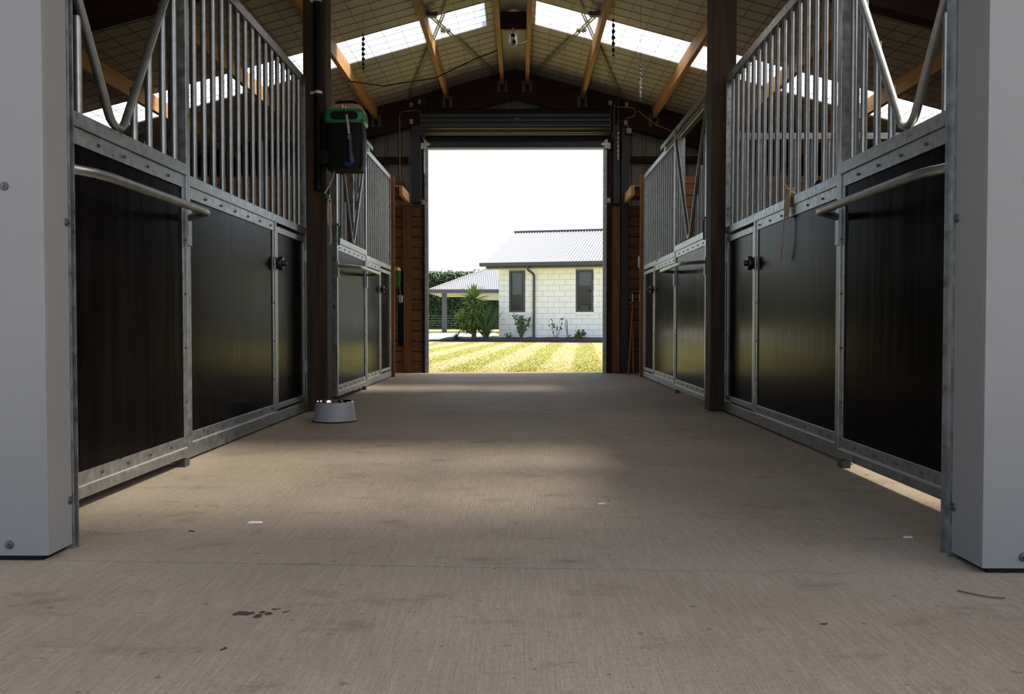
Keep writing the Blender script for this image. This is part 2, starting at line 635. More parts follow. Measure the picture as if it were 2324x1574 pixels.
while y < 11.9:
    for (xa, xb) in ((-5.2, RX - .2), (RX + .2, 5.1)):
        slope_box(net, xa, xb, y - wr_, y + wr_, -0.006, -0.002)
    y += 0.19
for sgn in (-1, 1):
    d = 0.22
    while d < 5.1:
        x = RX + sgn * d
        slope_box(net, x - wr_, x + wr_, 6.7, 11.95, -0.006, -0.002)
        d += 0.19
tag(net.build('wire_netting', 'wire', ceil), 'square wire netting under the roof lining', kind='stuff')
PX = [0.165, 0.90, 1.85, 2.80, 3.75, 4.70]
for sgn in (-1, 1):
    for d in PX:
        x = RX + sgn * d
        zt = roof_z(x) - 0.012
        for (a, b) in ((2.62, 6.60), (6.62 + .14, 11.80)):
            m = MB()
            m.box(-0.024, 0.024, 0, b - a, -0.16, 0)
            m.build('purlin', 'purlin', ceil, loc=(x, a, zt))
# ridge blocking
m = MB()
m.box(-0.14, 0.14, 0, 0.045, -0.17, 0.02)
m.build('ridge_block', 'rafter', ceil, loc=(RX, 9.60, RZ - 0.05))
m = MB()
m.box(-0.14, 0.14, 0, 0.02, -0.012, 0.0)
m.build('lit_edge_strip', 'purlin', ceil, loc=(RX, 9.595, RZ - 0.22))  # pale pine strip colours in the lit lower edge of the block
# rafters of the middle frame and the far gable
for (y, dd) in ((6.605, 0.30), (11.83, 0.36)):
    for (xa, xb) in ((XOL + .02, RX), (RX, XOR - .02)):
        m = MB()
        za, zb = roof_z(xa) - 0.015, roof_z(xb) - 0.015
        t = 0.14
        m.hexa([(xa, y, za - dd), (xb, y, zb - dd), (xb, y + t, zb - dd), (xa, y + t, za - dd)],
               [(xa, y, za), (xb, y, zb), (xb, y + t, zb), (xa, y + t, za)])
        m.build('rafter', 'rafter', ceil)
# purlin cleats on the far rafter
m = MB()
for sgn in (-1, 1):
    for d in PX[:4]:
        x = RX + sgn * d
        z = roof_z(x) - 0.17
        for q in (-1, 1):
            m.box(x + q * 0.026, x + q * 0.030, 11.74, 11.83, z - 0.04, z + 0.08)
            m.box(x + q * 0.028, x + q * 0.065, 11.815, 11.828, z - 0.10, z + 0.05)
m.build('purlin_cleats', 'bolt', ceil)


# brace straps, laid flat under the purlins
def strap(p0, p1, parent, wd=0.046):
    m = MB()
    (x0, y0), (x1, y1) = p0, p1
    z0, z1 = roof_z(x0) - 0.035, roof_z(x1) - 0.035
    d = Vector((x1 - x0, y1 - y0, z1 - z0)).normalized()
    up = Vector((0.26 if (x0 + x1) / 2 > RX else -0.26, 0, 0.966))
    s = d.cross(up).normalized() * wd / 2
    n = 130
    A, B = Vector((x0, y0, z0)), Vector((x1, y1, z1))
    for i in range(n):
        a = A.lerp(B, i / n)
        b = A.lerp(B, (i + 1) / n)
        # perforated strap: two edges and a narrow web between the slots
        e = s * 0.35
        for (u, v) in ((-s, -e), (e, s)):
            m.face([a + u, b + u, b + v, a + v])
        c = a.lerp(b, 0.62)
        m.face([a - e, c - e, c + e, a + e])
    o = m.build('brace_strap', 'strap', parent)
    return o


for sgn in (1, -1):
    def mx(x): return x if sgn > 0 else 2 * RX - x
    strap((mx(-1.49), 11.82), (mx(-0.165), 6.72), ceil)
    strap((mx(-0.31), 11.82), (mx(-1.42), 6.72), ceil)
    # tensioners
    for (x, y, big) in ((-0.885, 9.25, 0), (-0.80, 9.55, 1)):
        x = mx(x)
        z = roof_z(x) - 0.045
        m = MB()
        if big:
            m.box(-0.055, 0.055, -0.05, 0.05, -0.012, 0.004)
            for i in range(6):
                a = i * 1.05
                m.tube([(0.03 * math.cos(a), 0.03 * math.sin(a), -0.012), (0.05 * math.cos(a), 0.05 * math.sin(a), -0.025)], 0.005, 6)
            m.build('strap_tensioner', 'galv', ceil, loc=(x, y, z))
        else:
            m.box(-0.06, 0.06, -0.02, 0.02, -0.03, 0.0)
            m.box(-0.045, 0.045, -0.03, 0.03, -0.045, -0.03)
            m.build('strap_clamp', 'bolt', ceil, loc=(x, y - 0.3, z))

# ------------------------------------------------------------------ far gable wall
back = tag(empty('wall_back', (0, YG, 0)), 'far gable wall with timber lining and metal cladding', kind='structure')
DL, DR, DH = -1.235, 1.118, 3.03        # roller door opening
q = ribbed(XOL, DL - .10, 0.11, 0.0, lambda a: roof_z(a) + .02, 0.02, axis='x')
q.build('cladding_sheet', 'clad', back)
q = ribbed(DR + .10, XOR, 0.11, 0.0, lambda a: roof_z(a) + .02, 0.02, axis='x')
q.build('cladding_sheet', 'clad', back)
q = ribbed(DL - .10, DR + .10, 0.11, DH + .02, lambda a: roof_z(a) + .02, 0.02, axis='x')
q.build('cladding_sheet', 'clad', back)
# horizontal plank lining below the loft line
PH = 0.141
for (xa, xb) in ((-4.9, DL - 0.085), (DR + 0.075, 4.8)):
    src = None
    for i in range(16):
        dz = random.uniform(-.002, .002)
        m = MB().box(xa, xb, -0.022, 0.0, 0.006, PH - 0.006)
        m.build('plank', 'plank_x', back, loc=(0, random.uniform(-.004, .003), i * PH + 0.004), bevel=0.003)
# uprights and girts
for (x0, x1, y0, y1, z0, z1, mt, nm) in (
        (-1.585, -1.465, -0.06, -0.030, 0, 2.27, 'plank_z', 'upright_board'),
        (DL - .085, DL - .045, -0.10, 0.10, 0, 3.5, 'rafter', 'door_jamb'),
        (DR + .045, DR + .115, -0.10, 0.10, 0, 3.5, 'rafter', 'door_jamb'),
        (DR + .12, DR + .23, -0.075, -0.03, 0, 2.25, 'plank_z', 'upright_board'),
        (DR + .24, DR + .34, -0.14, -0.03, 0, 3.55, 'dark_steel', 'steel_column'),
        (DL - .22, DL - .10, -0.14, -0.03, 2.29, 3.5, 'dark_steel', 'steel_column'),
        (DR + .13, DR + .215, -0.16, -0.08, 2.27, 3.42, 'dark_steel', 'steel_column'),
        (1.62, 1.70, -0.06, -0.03, 0, 2.25, 'plank_z', 'upright_board'),
        (-4.9, -1.52, 0.01, 0.06, 2.84, 2.93, 'rafter', 'girt'),
        (1.50, 4.8, 0.01, 0.06, 2.84, 2.93, 'rafter', 'girt'),
        (DL - .05, DR + .05, 0.02, 0.10, DH + .06, DH + .2, 'rafter', 'door_head'),
        (-1.85, -1.55, 0.0, 0.03, 2.56, 2.60, 'plank_x', 'girt')):
    MB().box(x0, x1, y0, y1, z0, z1).build(nm, mt, back, bevel=0.003)
# small fixing plates
for (x, z) in ((-1.34, 3.62), (-1.45, 3.58), (-1.45, 3.36), (1.42, 3.58), (1.20, 3.60), (1.41, 3.34), (-1.30, 2.30), (1.19, 2.32)):
    m = MB().box(-0.022, 0.022, -0.006, 0, -0.03, 0.03)
    m.box(-0.008, 0.008, -0.012, -0.006, -0.008, 0.008)
    yy = -0.175 if z > 3.3 else -0.105
    m.build('fixing_plate', 'galv', back, loc=(x, yy, z))

# ------------------------------------------------------------------ roller door
rd = tag(empty('roller_door', (0, 11.80, 0)), 'dark roller door rolled up above the far opening', 'roller door')
m = MB()
nseg, zc, rr0 = 48, 3.33, 0.165
for i in range(nseg):
    t = 2 * math.pi * i / nseg
    rr = rr0 + (0.008 if i % 4 in (0, 1) else 0.0)
    for x in (DL - .06, DR + .06):
        m.v.append((x, rr * math.cos(t) - 0.06, zc + rr * math.sin(t)))
for i in range(nseg):
    a, b = 2 * i, 2 * ((i + 1) % nseg)
    m.f.append((a, b, b + 1, a + 1))
m.f.append(tuple(2 * i for i in reversed(range(nseg))))
m.f.append(tuple(2 * i + 1 for i in range(nseg)))
m.build('rolled_curtain', 'curtain', rd)
m = MB()
prof = []
z = DH + 0.06
while z < 3.34:
    prof += [(z, 0.0), (z + .030, 0.0), (z + .040, -0.014), (z + .055, -0.014)]
    z += 0.065
for (z, d) in prof:
    m.v += [(DL - .01, 0.10 + d, z), (DR + .01, 0.10 + d, z)]
for i in range(len(prof) - 1):
    m.f.append((2 * i, 2 * i + 2, 2 * i + 3, 2 * i + 1))
m.build('curtain', 'curtain', rd)
m = MB()
m.box(DL, DR, 0.075, 0.115, DH - 0.005, DH + 0.06)
m.build('bottom_rail', 'curtain', rd, bevel=0.004)
m = MB().box(DL + .01, DR - .01, 0.078, 0.112, DH - 0.034, DH - 0.0055)
m.build('weather_strip', 'alu', rd)
for (x, s) in ((DL, -1), (DR, 1)):
    m = MB()
    m.box(x, x + s * 0.045, 0.07, 0.080, 0, DH + .08)
    m.box(x + s * 0.040, x + s * 0.045, 0.081, 0.13, 0, DH + .08)
    m.box(x, x + s * 0.045, 0.131, 0.139, 0, DH + .08)
    m.build('guide_track', 'galv', rd)
    m = MB()
    m.box(x - s * 0.03, x + s * 0.085, 0.03, 0.068, DH + .015, DH + .045)
    m.box(x + s * 0.02, x + s * 0.05, 0.02, 0.069, DH - .03, DH + .09)
    m.box(x + s * 0.055, x + s * 0.09, 0.04, 0.069, DH - .03, DH + .05)
    m.build('lock_bracket', 'alu', rd)
    m = MB()
    m.box(x + s * .055, x + s * .068, -0.23, 0.10, zc - .19, zc + .19)
    m.build('end_bracket', 'dark_steel', rd)
m = MB().box(-0.06, -0.02, -0.233, -0.228, 3.335, 3.341)
m.box(-0.012, -0.004, -0.233, -0.228, 3.335, 3.341)
m.build('maker_mark', 'white', rd)

# ------------------------------------------------------------------ stall fronts
TOP, MID = 2.50, 1.38


def bolts(mb, pts, s, r=0.0075, h=0.006):
    for (a, y, z) in pts:
        k = len(mb.v)
        n = 6
        for (rr, hh) in ((r, 0), (r * 0.8, h)):
            for j in range(n):
                t = 2 * math.pi * j / n
                mb.v.append((-s * (a + hh), y + rr * math.cos(t), z + rr * math.sin(t)))
        for j in range(n):
            mb.f.append((k + j, k + (j + 1) % n, k + n + (j + 1) % n, k + n + j))
        mb.f.append(tuple(k + n + j for j in range(n)))


bar_src = {}


def bar(parent, s, a, y, z0, z1, r=0.0148):
    key = round(z1 - z0, 3)
    if key not in bar_src:
        m = MB().tube([(0, 0, 0), (0, 0, z1 - z0)], r, 12)
        o = m.build('bar', 'galv_bar', parent, True)
        bar_src[key] = o
        o.location = (-s * a, y, z0)
        return o
    return inst(bar_src[key], 'bar', (-s * a, y, z0), parent)


def partition(x, s, y0, label, nbar=17):
    """fixed part of a stall front; local y 0 .. 2.51; a = distance towards the aisle"""
    L = 2.51
    root = tag(empty('stall_partition', (x, y0, 0)), label, 'stall front', 'fixed stall fronts with bars and dark panels')

    def P(name, mt, boxes, bev=0.002, parent=root):
        m = MB()
        for (a0, a1, ya, yb, z0, z1) in boxes:
            m.box(-s * a0, -s * a1, ya, yb, z0, z1)
        return m.build(name, mt, parent, bevel=bev)
    P('upright', 'galv', [(-0.05, 0.0, 0.0, 0.055, 0.012, TOP)])
    P('upright', 'galv', [(-0.05, 0.0, L - 0.06, L, 0.012, TOP)])
    P('top_rail', 'galv', [(-0.05, 0.0, 0.056, L - 0.061, TOP - 0.055, TOP)])
    P('door_header', 'galv', [(-0.05, 0.0, -1.40, -0.001, TOP - 0.055, TOP)])
    P('middle_rail', 'galv', [(-0.045, 0.0, 0.056, L - 0.061, MID - 0.052, MID)])
    P('middle_flange', 'galv', [(-0.012, -0.006, 0.056, 1.625, MID - 0.112, MID - 0.0525)])
    P('bottom_rail', 'galv', [(-0.045, 0.0, 0.056, L - 0.061, 0.012, 0.082)])
    P('bottom_flange', 'galv', [(-0.012, -0.006, 0.056, 1.625, 0.0825, 0.135)])
    P('weld_bead', 'alu', [(-0.006, -0.003, 0.056, 1.60, 0.0826, 0.0865)], 0)
    P('upright', 'galv', [(-0.04, 0.0, 1.626, 1.66, 0.0825, MID - 0.0525)])
    P('side_flange', 'galv', [(-0.012, -0.006, 0.056, 0.085, 0.1355, MID - 0.1125)], 0.001)
    P('side_flange', 'galv', [(-0.012, -0.006, 1.585, 1.625, 0.1355, MID - 0.1125)], 0.001)
    P('panel', 'ply', [(-0.030, -0.013, 0.057, 1.625, 0.084, MID - 0.054)], 0)
    # feed door
    y1, y2, fz = 1.668, L - 0.068, 0.098
    fd = P('feed_door', 'galv', [(-0.030, -0.004, y1, y1 + .03, fz, MID - .075), (-0.030, -0.004, y2 - .035, y2, fz, MID - .075),
                                 (-0.030, -0.004, y1 + .0305, y2 - .0355, fz, fz + .035), (-0.030, -0.004, y1 + .0305, y2 - .0355, MID - .115, MID - .075)])
    P('panel', 'ply', [(-0.026, -0.016, y1 + .031, y2 - .036, fz + .036, MID - .116)], 0, fd)
    m = MB()
    m.lathe([(0.0, 0.062), (0.012, 0.060), (0.018, 0.050), (0.020, 0.040), (0.040, 0.036), (0.046, 0.028), (0.046, 0.014), (0.040, 0.002), (0.0, 0.0)], 20, axis='x')
    kn = m.build('knob', 'knob', fd, True, loc=(0.0, y1 + 0.012, 1.06))
    if s > 0: kn.rotation_euler = (0, 0, R(180))
    m = MB()
    for z in (0.30, 1.12):
        m.tube([(s * 0.0, y2 + .004, z), (s * 0.0, y2 + .004, z + 0.09)], 0.008, 8)
    m.build('hinge', 'galv', fd, True)
    b = MB()
    n = 7
    bolts(b, [(-0.006, 0.13 + i * 0.235, MID - 0.085) for i in range(n)], s)
    bolts(b, [(-0.006, 0.13 + i * 0.235, 0.112) for i in range(n)], s)
    bolts(b, [(-0.006, yy, z) for yy in (0.072, 1.60) for z in (0.30, 0.55, 0.80, 1.05)], s, 0.006)
    tag(b.build('bolts', 'bolt', root), kind='stuff')
    for i in range(nbar):
        bar(root, s, -0.025, 0.125 + i * 0.1385, MID, TOP - 0.055)
    # sliding track above the door
    P('door_track', 'galv', [(0.010, 0.050, -1.44, 0.86, TOP + 0.022, TOP + 0.028), (0.010, 0.015, -1.44, 0.86, TOP - 0.030, TOP + 0.0215),
                             (0.045, 0.050, -1.44, 0.86, TOP - 0.012, TOP + 0.0215)], 0)
    P('track_bracket', 'galv', [(-0.02, 0.0095, yy, yy + .05, TOP + 0.001, TOP + 0.02) for yy in (-1.3, -0.4, 0.05, 0.75)], 0)
    return root


DOORW, VZ = 1.46, 1.40


def sliding_door(x, s, y0, label):
    root = tag(empty('stall_door', (x, y0, 0)), label, 'stall door', 'sliding stall doors with a V opening')
    W = DOORW
    T = TOP - 0.07

    def P(name, mt, boxes, bev=0.002, parent=root):
        m = MB()
        for (a0, a1, ya, yb, z0, z1) in boxes:
            m.box(-s * a0, -s * a1, ya, yb, z0, z1)
        return m.build(name, mt, parent, bevel=bev)
    P('stile', 'galv', [(-0.03, 0.02, 0.0, 0.045, 0.045, T)])
    P('stile', 'galv', [(-0.03, 0.02, W - 0.045, W, 0.045, T)])
    P('middle_rail', 'galv', [(-0.025, 0.022, 0.046, W - 0.046, VZ - 0.052, VZ)])
    P('middle_flange', 'galv', [(0.008, 0.014, 0.046, W - 0.046, VZ - 0.112, VZ - 0.0525)])
    P('bottom_rail', 'galv', [(-0.025, 0.022, 0.046, W - 0.046, 0.045, 0.085)])
    P('bottom_flange', 'galv', [(0.008, 0.014, 0.046, W - 0.046, 0.0855, 0.138)])
    P('weld_bead', 'alu', [(0.014, 0.018, 0.06, W - 0.06, 0.0856, 0.0895)], 0)
    P('side_flange', 'galv', [(0.008, 0.014, 0.046, 0.075, 0.1385, VZ - 0.1125)], 0.001)
    P('side_flange', 'galv', [(0.008, 0.014, W - 0.085, W - 0.046, 0.1385, VZ - 0.1125)], 0.001)
    P('panel', 'ply', [(-0.012, 0.007, 0.047, W - 0.047, 0.087, VZ - 0.054)], 0)
    b = MB()
    bolts(b, [(0.014, 0.14 + i * 0.215, VZ - 0.085) for i in range(6)], s)
    bolts(b, [(0.014, 0.14 + i * 0.215, 0.113) for i in range(6)], s)
    bolts(b, [(0.014, yy, z) for yy in (0.060, W - 0.062) for z in (0.3, 0.55, 0.8, 1.05)], s, 0.006)
    tag(b.build('bolts', 'bolt', root), kind='stuff')
    # V shaped neck opening
    cy = W / 2
    zb = VZ + 0.017
    pts = []
    hw = W / 2 - 0.03
    import_n = 7
    slope = (T - zb) / hw
    rad = 0.085
    ang = math.atan(slope)
    # rounded bottom
    tz = zb + rad
    for i in range(-import_n, import_n + 1):
        th = ang * i / import_n
        pts.append((-s * 0.012, cy + rad * math.sin(th), tz - rad * math.cos(th)))
    e = pts[-1]
    zr = T - 0.01
    left = (-s * 0.012, cy - hw, zr)
    right = (-s * 0.012, cy + hw, zr)
    full = [left] + pts + [right]
    m = MB().tube(full, 0.017, 10, flat=(0.017, 0.014, (1, 0, 0)))
    m.build('v_rail', 'galv_bar', root, True)

    def zv(d):
        d = abs(d)
        (y1, z1) = (pts[-1][1] - cy, pts[-1][2])
        if d <= y1: return z1
        return z1 + (zr - z1) * (d - y1) / (hw - y1)
    for d in (-0.56, -0.415, -0.27, 0.185, 0.33, 0.475, 0.60):
        bar(root, s, -0.004, cy + d, VZ, zv(d) - 0.012)
    # guard bar standing off the door
    z = 1.155
    o = 0.180
    pl = [(-s * 0.02, W - 0.02, z), (-s * (o - 0.05), W - 0.165, z), (-s * (o - .015), W - 0.205, z), (-s * (o - .002), W - 0.23, z), (-s * o, W - 0.28, z),
          (-s * o, 0.32, z), (-s * (o - .012), 0.22, z), (-s * (o - .055), 0.11, z), (-s * 0.02, -0.01 + .03, z)]
    m = MB().tube(pl, 0.016, 10, flat=(0.017, 0.015, (0, 0, 1)))
    gb = m.build('guard_bar', 'galv_bar', root, True)
    P('guard_bracket', 'galv', [(0.021, 0.028, W - 0.05, W - 0.005, z - 0.13, z + 0.035), (0.021, 0.028, 0.005, 0.05, z - 0.10, z + 0.035)], 0.001, gb)
    # hangers and floor guide
    for yy in (0.02, W - 0.06):
        m = MB()
        m.box(-s * 0.021, -s * 0.027, yy, yy + 0.04, T - 0.10, TOP + 0.005)
        m.lathe([(0.0, -.005), (0.020, -.005), (0.020, .005), (0.0, .005)], 14, c=(-s * 0.010, yy + .02, TOP - 0.010), axis='x')
        m.build('hanger', 'galv', root, True)
    m = MB()
    m.box(-s * -0.02, -s * 0.02, W - 0.10, W - 0.04, 0.0, 0.034)
    m.build('floor_guide', 'bolt', root)
    # latch on the near stile
    m = MB()
    m.tube([(-s * 0.03, -0.012, 1.50), (-s * 0.03, 0.03, 1.50)], 0.009, 8)
    m.tube([(-s * 0.03, 0.028, 1.50), (-s * 0.03, 0.045, 1.47), (-s * 0.03, 0.045, 1.36), (-s * 0.03, 0.03, 1.33)], 0.007, 8)
    m.build('latch', 'dark_steel', root, True)
    return root


YA = 4.14
OFF = 4.34
partition(XL, -1, YA, 'barred stall front panel on the left, nearest the camera')
partition(XR, 1, YA, 'barred stall front panel on the right with twine tied on it')
partition(XL, -1, YA + OFF, 'far left barred stall front panel behind the half open door')
partition(XR, 1, YA + OFF, 'far right barred stall front panel beyond the wooden post')
sliding_door(XL + .035, -1, YA - DOORW - .005, 'near left sliding stall door beside the entrance flashing')
sliding_door(XR - .035, 1, YA - DOORW - .005, 'near right sliding stall door above the sunlit floor strip')
sliding_door(XL + .035, -1, YA + OFF - DOORW + .43, 'far left sliding stall door, half open behind the dog bowl')
sliding_door(XR - .035, 1, YA + OFF - DOORW - .005, 'far right sliding stall door, closed behind the wooden post')

# posts that carry the middle frame
for (xa, xb, lab) in ((-1.632, -1.459, 'dark stained timber post on the left carrying the black pipe'),
                      (1.437, 1.620, 'dark stained timber post on the right between two stalls')):
    m = MB().box(-(xb - xa) / 2, (xb - xa) / 2, 0, 0.19, 0, min(roof_z(xa), roof_z(xb)) - 0.317)
    o = m.build('timber_post', 'post', None, loc=((xa + xb) / 2, YP, 0), bevel=0.006)
    tag(o, lab, 'post', 'timber posts of the barn frame')
# filler uprights beside the posts
# dividers between the stalls
for (xa, xb, lab) in ((XOL + .1, XL - .08, 'galvanised barred divider between the two left stalls'),
                      (XR + .11, XOR - .1, 'galvanised barred divider between the two right stalls')):
    root = tag(empty('stall_divider', (xa, 6.74, 0)), lab, 'divider', 'dividers between stalls')
    W = xb - xa
    MB().box(0, W, 0, 0.045, 2.06, 2.11).build('top_rail', 'galv', root, bevel=0.002)
    MB().box(0, W, 0, 0.045, 1.32, 1.375).build('middle_rail', 'galv', root, bevel=0.002)
    MB().box(0, W, 0, 0.045, 0.02, 0.075).build('bottom_rail', 'galv', root, bevel=0.002)
    MB().box(0.002, W - 0.002, 0.014, 0.03, 0.076, 1.319).build('panel', 'ply', root)
    MB().box(0, 0.045, 0.0, 0.045, 2.1101, 2.12).build('end_cap', 'galv', root)
    n = int(W / 0.128)
    for i in range(n):
        bar(root, 1, 0.0, 0.0, 1.375, 2.06).location = (0.07 + i * 0.128, 0.022, 1.375)

# ------------------------------------------------------------------ end walls of the stalls, in planks
for (xa, xb, side, lab) in ((XOL + .05, XL + .012, 'end_left', 'plank wall closing the far left stall'),
                            (XR - .012, XOR - .05, 'end_right', 'plank wall closing the far right stall')):
    root = tag(empty('wall_%s' % side, (0, YE, 0)), lab, kind='structure')
    for i in range(18):
        top = (i + 1) * PH if i < 17 else 2.50
        m = MB().box(xa, xb, 0.004, 0.040, 0.0, top - i * PH - 0.007)
        m.build('plank', 'plank_x', root, loc=(0, random.uniform(-.003, .003), i * PH + 0.002), bevel=0.004)
    s = -1 if side == 'end_left' else 1
    ex = xb if s < 0 else xa
    MB().box(ex + s * 0.10, ex, 0.046, 0.10, 0.0, 2.50).build('edge_post', 'plank_z', root, bevel=0.004)
    MB().box(ex + s * 0.035, ex - s * 0.028, -0.03, 0.0, 0.0, 2.505).build('edge_board', 'plank_z', root, bevel=0.004)
    if s < 0:
        MB().box(-1.64, -1.535, 0.101, 0.34, 1.335, 1.375).build('peg_rail', 'plank_y', root)
# lofts between the end walls and the gable
for (xa, xb, s, lab) in ((-5.2, -1.475, -1, 'timber loft platform above the left tack corner'), (1.395, 5.1, 1, 'timber loft platform above the right tack corner')):
    root = tag(empty('loft_platform', (0, YE + .11, 0)), lab, 'platform', 'loft platforms at the far end')
    ex = xb if s < 0 else xa
    MB().box(ex, ex + s * 0.045, 0.0, YG - YE - .27, 2.28, 2.40).build('edge_beam', 'plank_y', root, bevel=0.004)
    x = ex + s * 0.05
    i = 0
    while abs(x - ex) < 1.6:
        MB().box(x, x + s * 0.135, 0.0, YG - YE - .27, 2.385, 2.405).build('deck_board', 'plank_y', root)
        x += s * 0.142
    for yy in (0.10, 0.55):
        MB().box(ex + s * 0.046, ex + s * 1.6, yy, yy + 0.045, 2.29, 2.384).build('joist', 'plank_x', root)

# ------------------------------------------------------------------ things around the left post
px, py = -1.512, 6.63
pipe = tag(empty('black_pipe', (px, py, 0)), 'black vertical pipe clamped to the left timber post', 'pipe')
m = MB().tube([(0, 0, 1.68), (0, 0, 3.6)], 0.029, 16)
m.build('pipe', 'black', pipe, True)
m = MB().tube([(0, 0, 1.66), (0, 0, 1.74)], 0.033, 16)
m.build('pipe_end', 'black', pipe, True)
for z in (2.39, 3.07):
    m = MB()
    m.lathe([(0.030, -0.010), (0.0325, -0.010), (0.0325, 0.010), (0.030, 0.010)], 20, c=(0, 0, z))
    m.box(-0.058, -0.030, -0.002, 0.004, z - 0.010, z + 0.010)
    m.lathe([(0, -.004), (.007, -.004), (.007, .004), (0, .004)], 8, c=(-0.048, -0.004, z), axis='y')
    m.build('clamp', 'alu', pipe)

ap = tag(empty('wall_appliance', (-1.297, 6.60, 1.80)), 'green and black hose appliance hung on the left timber post', 'appliance')


def rounded(w0, w1, d0, d1, h, n=10, rc=0.05, x0=0.0):
    """tapered rounded box lofted in z: widths at bottom and top"""
    m = MB()
    lv = 6
    for i in range(lv + 1):
        t = i / lv
        W = w0 + (w1 - w0) * t
        D = d0 + (d1 - d0) * t
        sh = 0.0
        if i == 0 or i == lv: sh = 0.012
        for c in range(4):
            cx = (W / 2 - rc) * (1 if c in (0, 3) else -1)
            cy = (D / 2 - rc) * (1 if c in (0, 1) else -1)
            for j in range(4):
                a = R(90) * c + R(90) * j / 3
                m.v.append((cx + (rc - sh) * math.cos(a) + x0 * t, cy + (rc - sh) * math.sin(a), h * t))
    N = 16
    for i in range(lv):
        for j in range(N):
            a = i * N + j
            b = i * N + (j + 1) % N
            m.f.append((a, b, b + N, a + N))
    m.f.append(tuple(reversed(range(N))))
    m.f.append(tuple(range(lv * N, lv * N + N)))
    return m


rounded(0.275, 0.285, 0.24, 0.24, 0.34).build('body', 'black', ap, True)
rounded(0.295, 0.285, 0.25, 0.25, 0.10, rc=0.04).build('hood', 'green', ap, True, loc=(0.005, 0, 0.335))
rounded(0.285, 0.22, 0.24, 0.18, 0.05, rc=0.04).build('top_cap', 'cable', ap, True, loc=(0.005, 0, 0.43))
m = MB().tube([(-0.07, 0, 0.478), (-0.07, 0, 0.505), (-0.05, 0, 0.515), (0.06, 0, 0.515), (0.08, 0, 0.505), (0.08, 0, 0.478)], 0.010, 8)
m.build('carry_handle', 'black', ap, True)
m = MB()
pr = []
for i in range(24):
    t = 2 * math.pi * i / 24
    pr.append((0.010 + (0.070 if math.cos(t) > 0 else -0.070) + 0.030 * math.cos(t), -0.133, 0.385 + 0.030 * math.sin(t)))
m.v = pr + [(p[0], -0.120, p[2]) for p in pr]
m.f = [tuple(range(24))] + [(i, 24 + i, 24 + (i + 1) % 24, (i + 1) % 24) for i in range(24)]
m.build('grip_recess', 'black', ap, True)
m = MB().tube([(0.030, -0.128, 0.385), (0.035, -0.150, 0.360), (0.045, -0.155, 0.31), (0.052, -0.152, 0.235)], 0.010, 10)
m.build('hose', 'hose', ap, True)
m = MB().tube([(0.052, -0.152, 0.242), (0.056, -0.150, 0.19), (0.058, -0.148, 0.10)], 0.019, 12)
m.build('hose_sleeve', 'knob', ap, True)
m = MB()
for (dx, z, ln) in ((0, .222, .022), (0, .212, .016), (0, .202, .022)):
    m.box(0.044 + dx, 0.044 + dx + ln, -0.1735, -0.1715, z, z + .006)
m.build('sleeve_print', 'teal', ap)
m = MB().tube([(0.06, -0.145, 0.10), (0.07, -0.14, 0.04), (0.05, -0.135, 0.022), (0.02, -0.13, 0.03)], 0.020, 10)
m.build('hose_nozzle', 'blue', ap, True)
m = MB()
m.lathe([(0, -.012), (.008, -.012), (.008, .012), (0, .012)], 8, c=(0.0, -0.128, 0.448), axis='z')
m.lathe([(0, -.012), (.006, -.012), (.006, .012), (0, .012)], 8, c=(0.022, -0.128, 0.444), axis='z')
m.build('catch', 'alu', ap)
MB().box(-0.160, -0.139, 0.0, 0.12, 0.10, 0.30).build('wall_bracket', 'black', ap)
m = MB().lathe([(0, -.06), (.05, -.055), (.055, -.03), (.055, .03), (.05, .055), (0, .06)], 16, c=(-0.138, -0.06, 0.085), axis='y')
m.build('reel_hub', 'black', ap, True)
m = MB().tube([(-0.09, 0, 0.0), (-0.10, -0.01, -0.06), (-0.125, -0.02, -0.11), (-0.155, -0.03, -0.17)], 0.007, 8)
m.build('supply_lead', 'hose', ap, True)

hh = tag(empty('hose_hook', (-1.435, 6.63, 1.60)), 'green and black hook with a beige hose loop on the post', 'hook')
m = MB()
m.box(-0.024, 0.006, -0.012, 0.028, 0.0, 0.035)
m.build('clip', 'green', hh, bevel=0.004)
m = MB().tube([(0.0, -.005, 0.03), (0.0, -.02, 0.05), (0.004, -.02, 0.085), (-0.004, -.015, 0.10)], 0.006, 8)
m.tube([(0.004, -.008, 0.0), (0.008, -.015, -0.03)], 0.014, 10)
m.build('hook', 'black', hh, True)
m = MB().tube([(0.012, -.012, 0.0), (0.016, -.02, -0.08), (0.018, -.02, -0.16), (0.012, -.02, -0.21), (0.000, -.02, -0.19), (-0.004, -.02, -0.10), (0.004, -.02, 0.0)], 0.009, 8)
m.tube([(0.012, -.02, -0.20), (0.018, -.02, -0.26), (0.018, -.02, -0.32), (0.008, -.02, -0.345)], 0.008, 8)
m.build('hose_loop', 'hose', hh, True)

# dog bowl
bw = tag(empty('dog_bowl', (-1.262, 5.98, 0)), 'grey flared dog bowl with a steel insert on the floor', 'bowl')
MB().lathe([(0.150, 0.006), (0.146, 0.012), (0.143, 0.020), (0.1265, 0.128), (0.122, 0.133), (0.118, 0.128), (0.118, 0.08)], 48).build('shell', 'bowl', bw, True)
MB().lathe([(0.1245, 0.1335), (0.121, 0.1365), (0.116, 0.132), (0.105, 0.075), (0.085, 0.060), (0.0, 0.058)], 48).build('steel_insert', 'steel', bw, True)
MB().lathe([(0.0, 0.0), (0.150, 0.0), (0.154, 0.004), (0.150, 0.008), (0.14, 0.008)], 48).build('rubber_ring', 'black', bw, True)

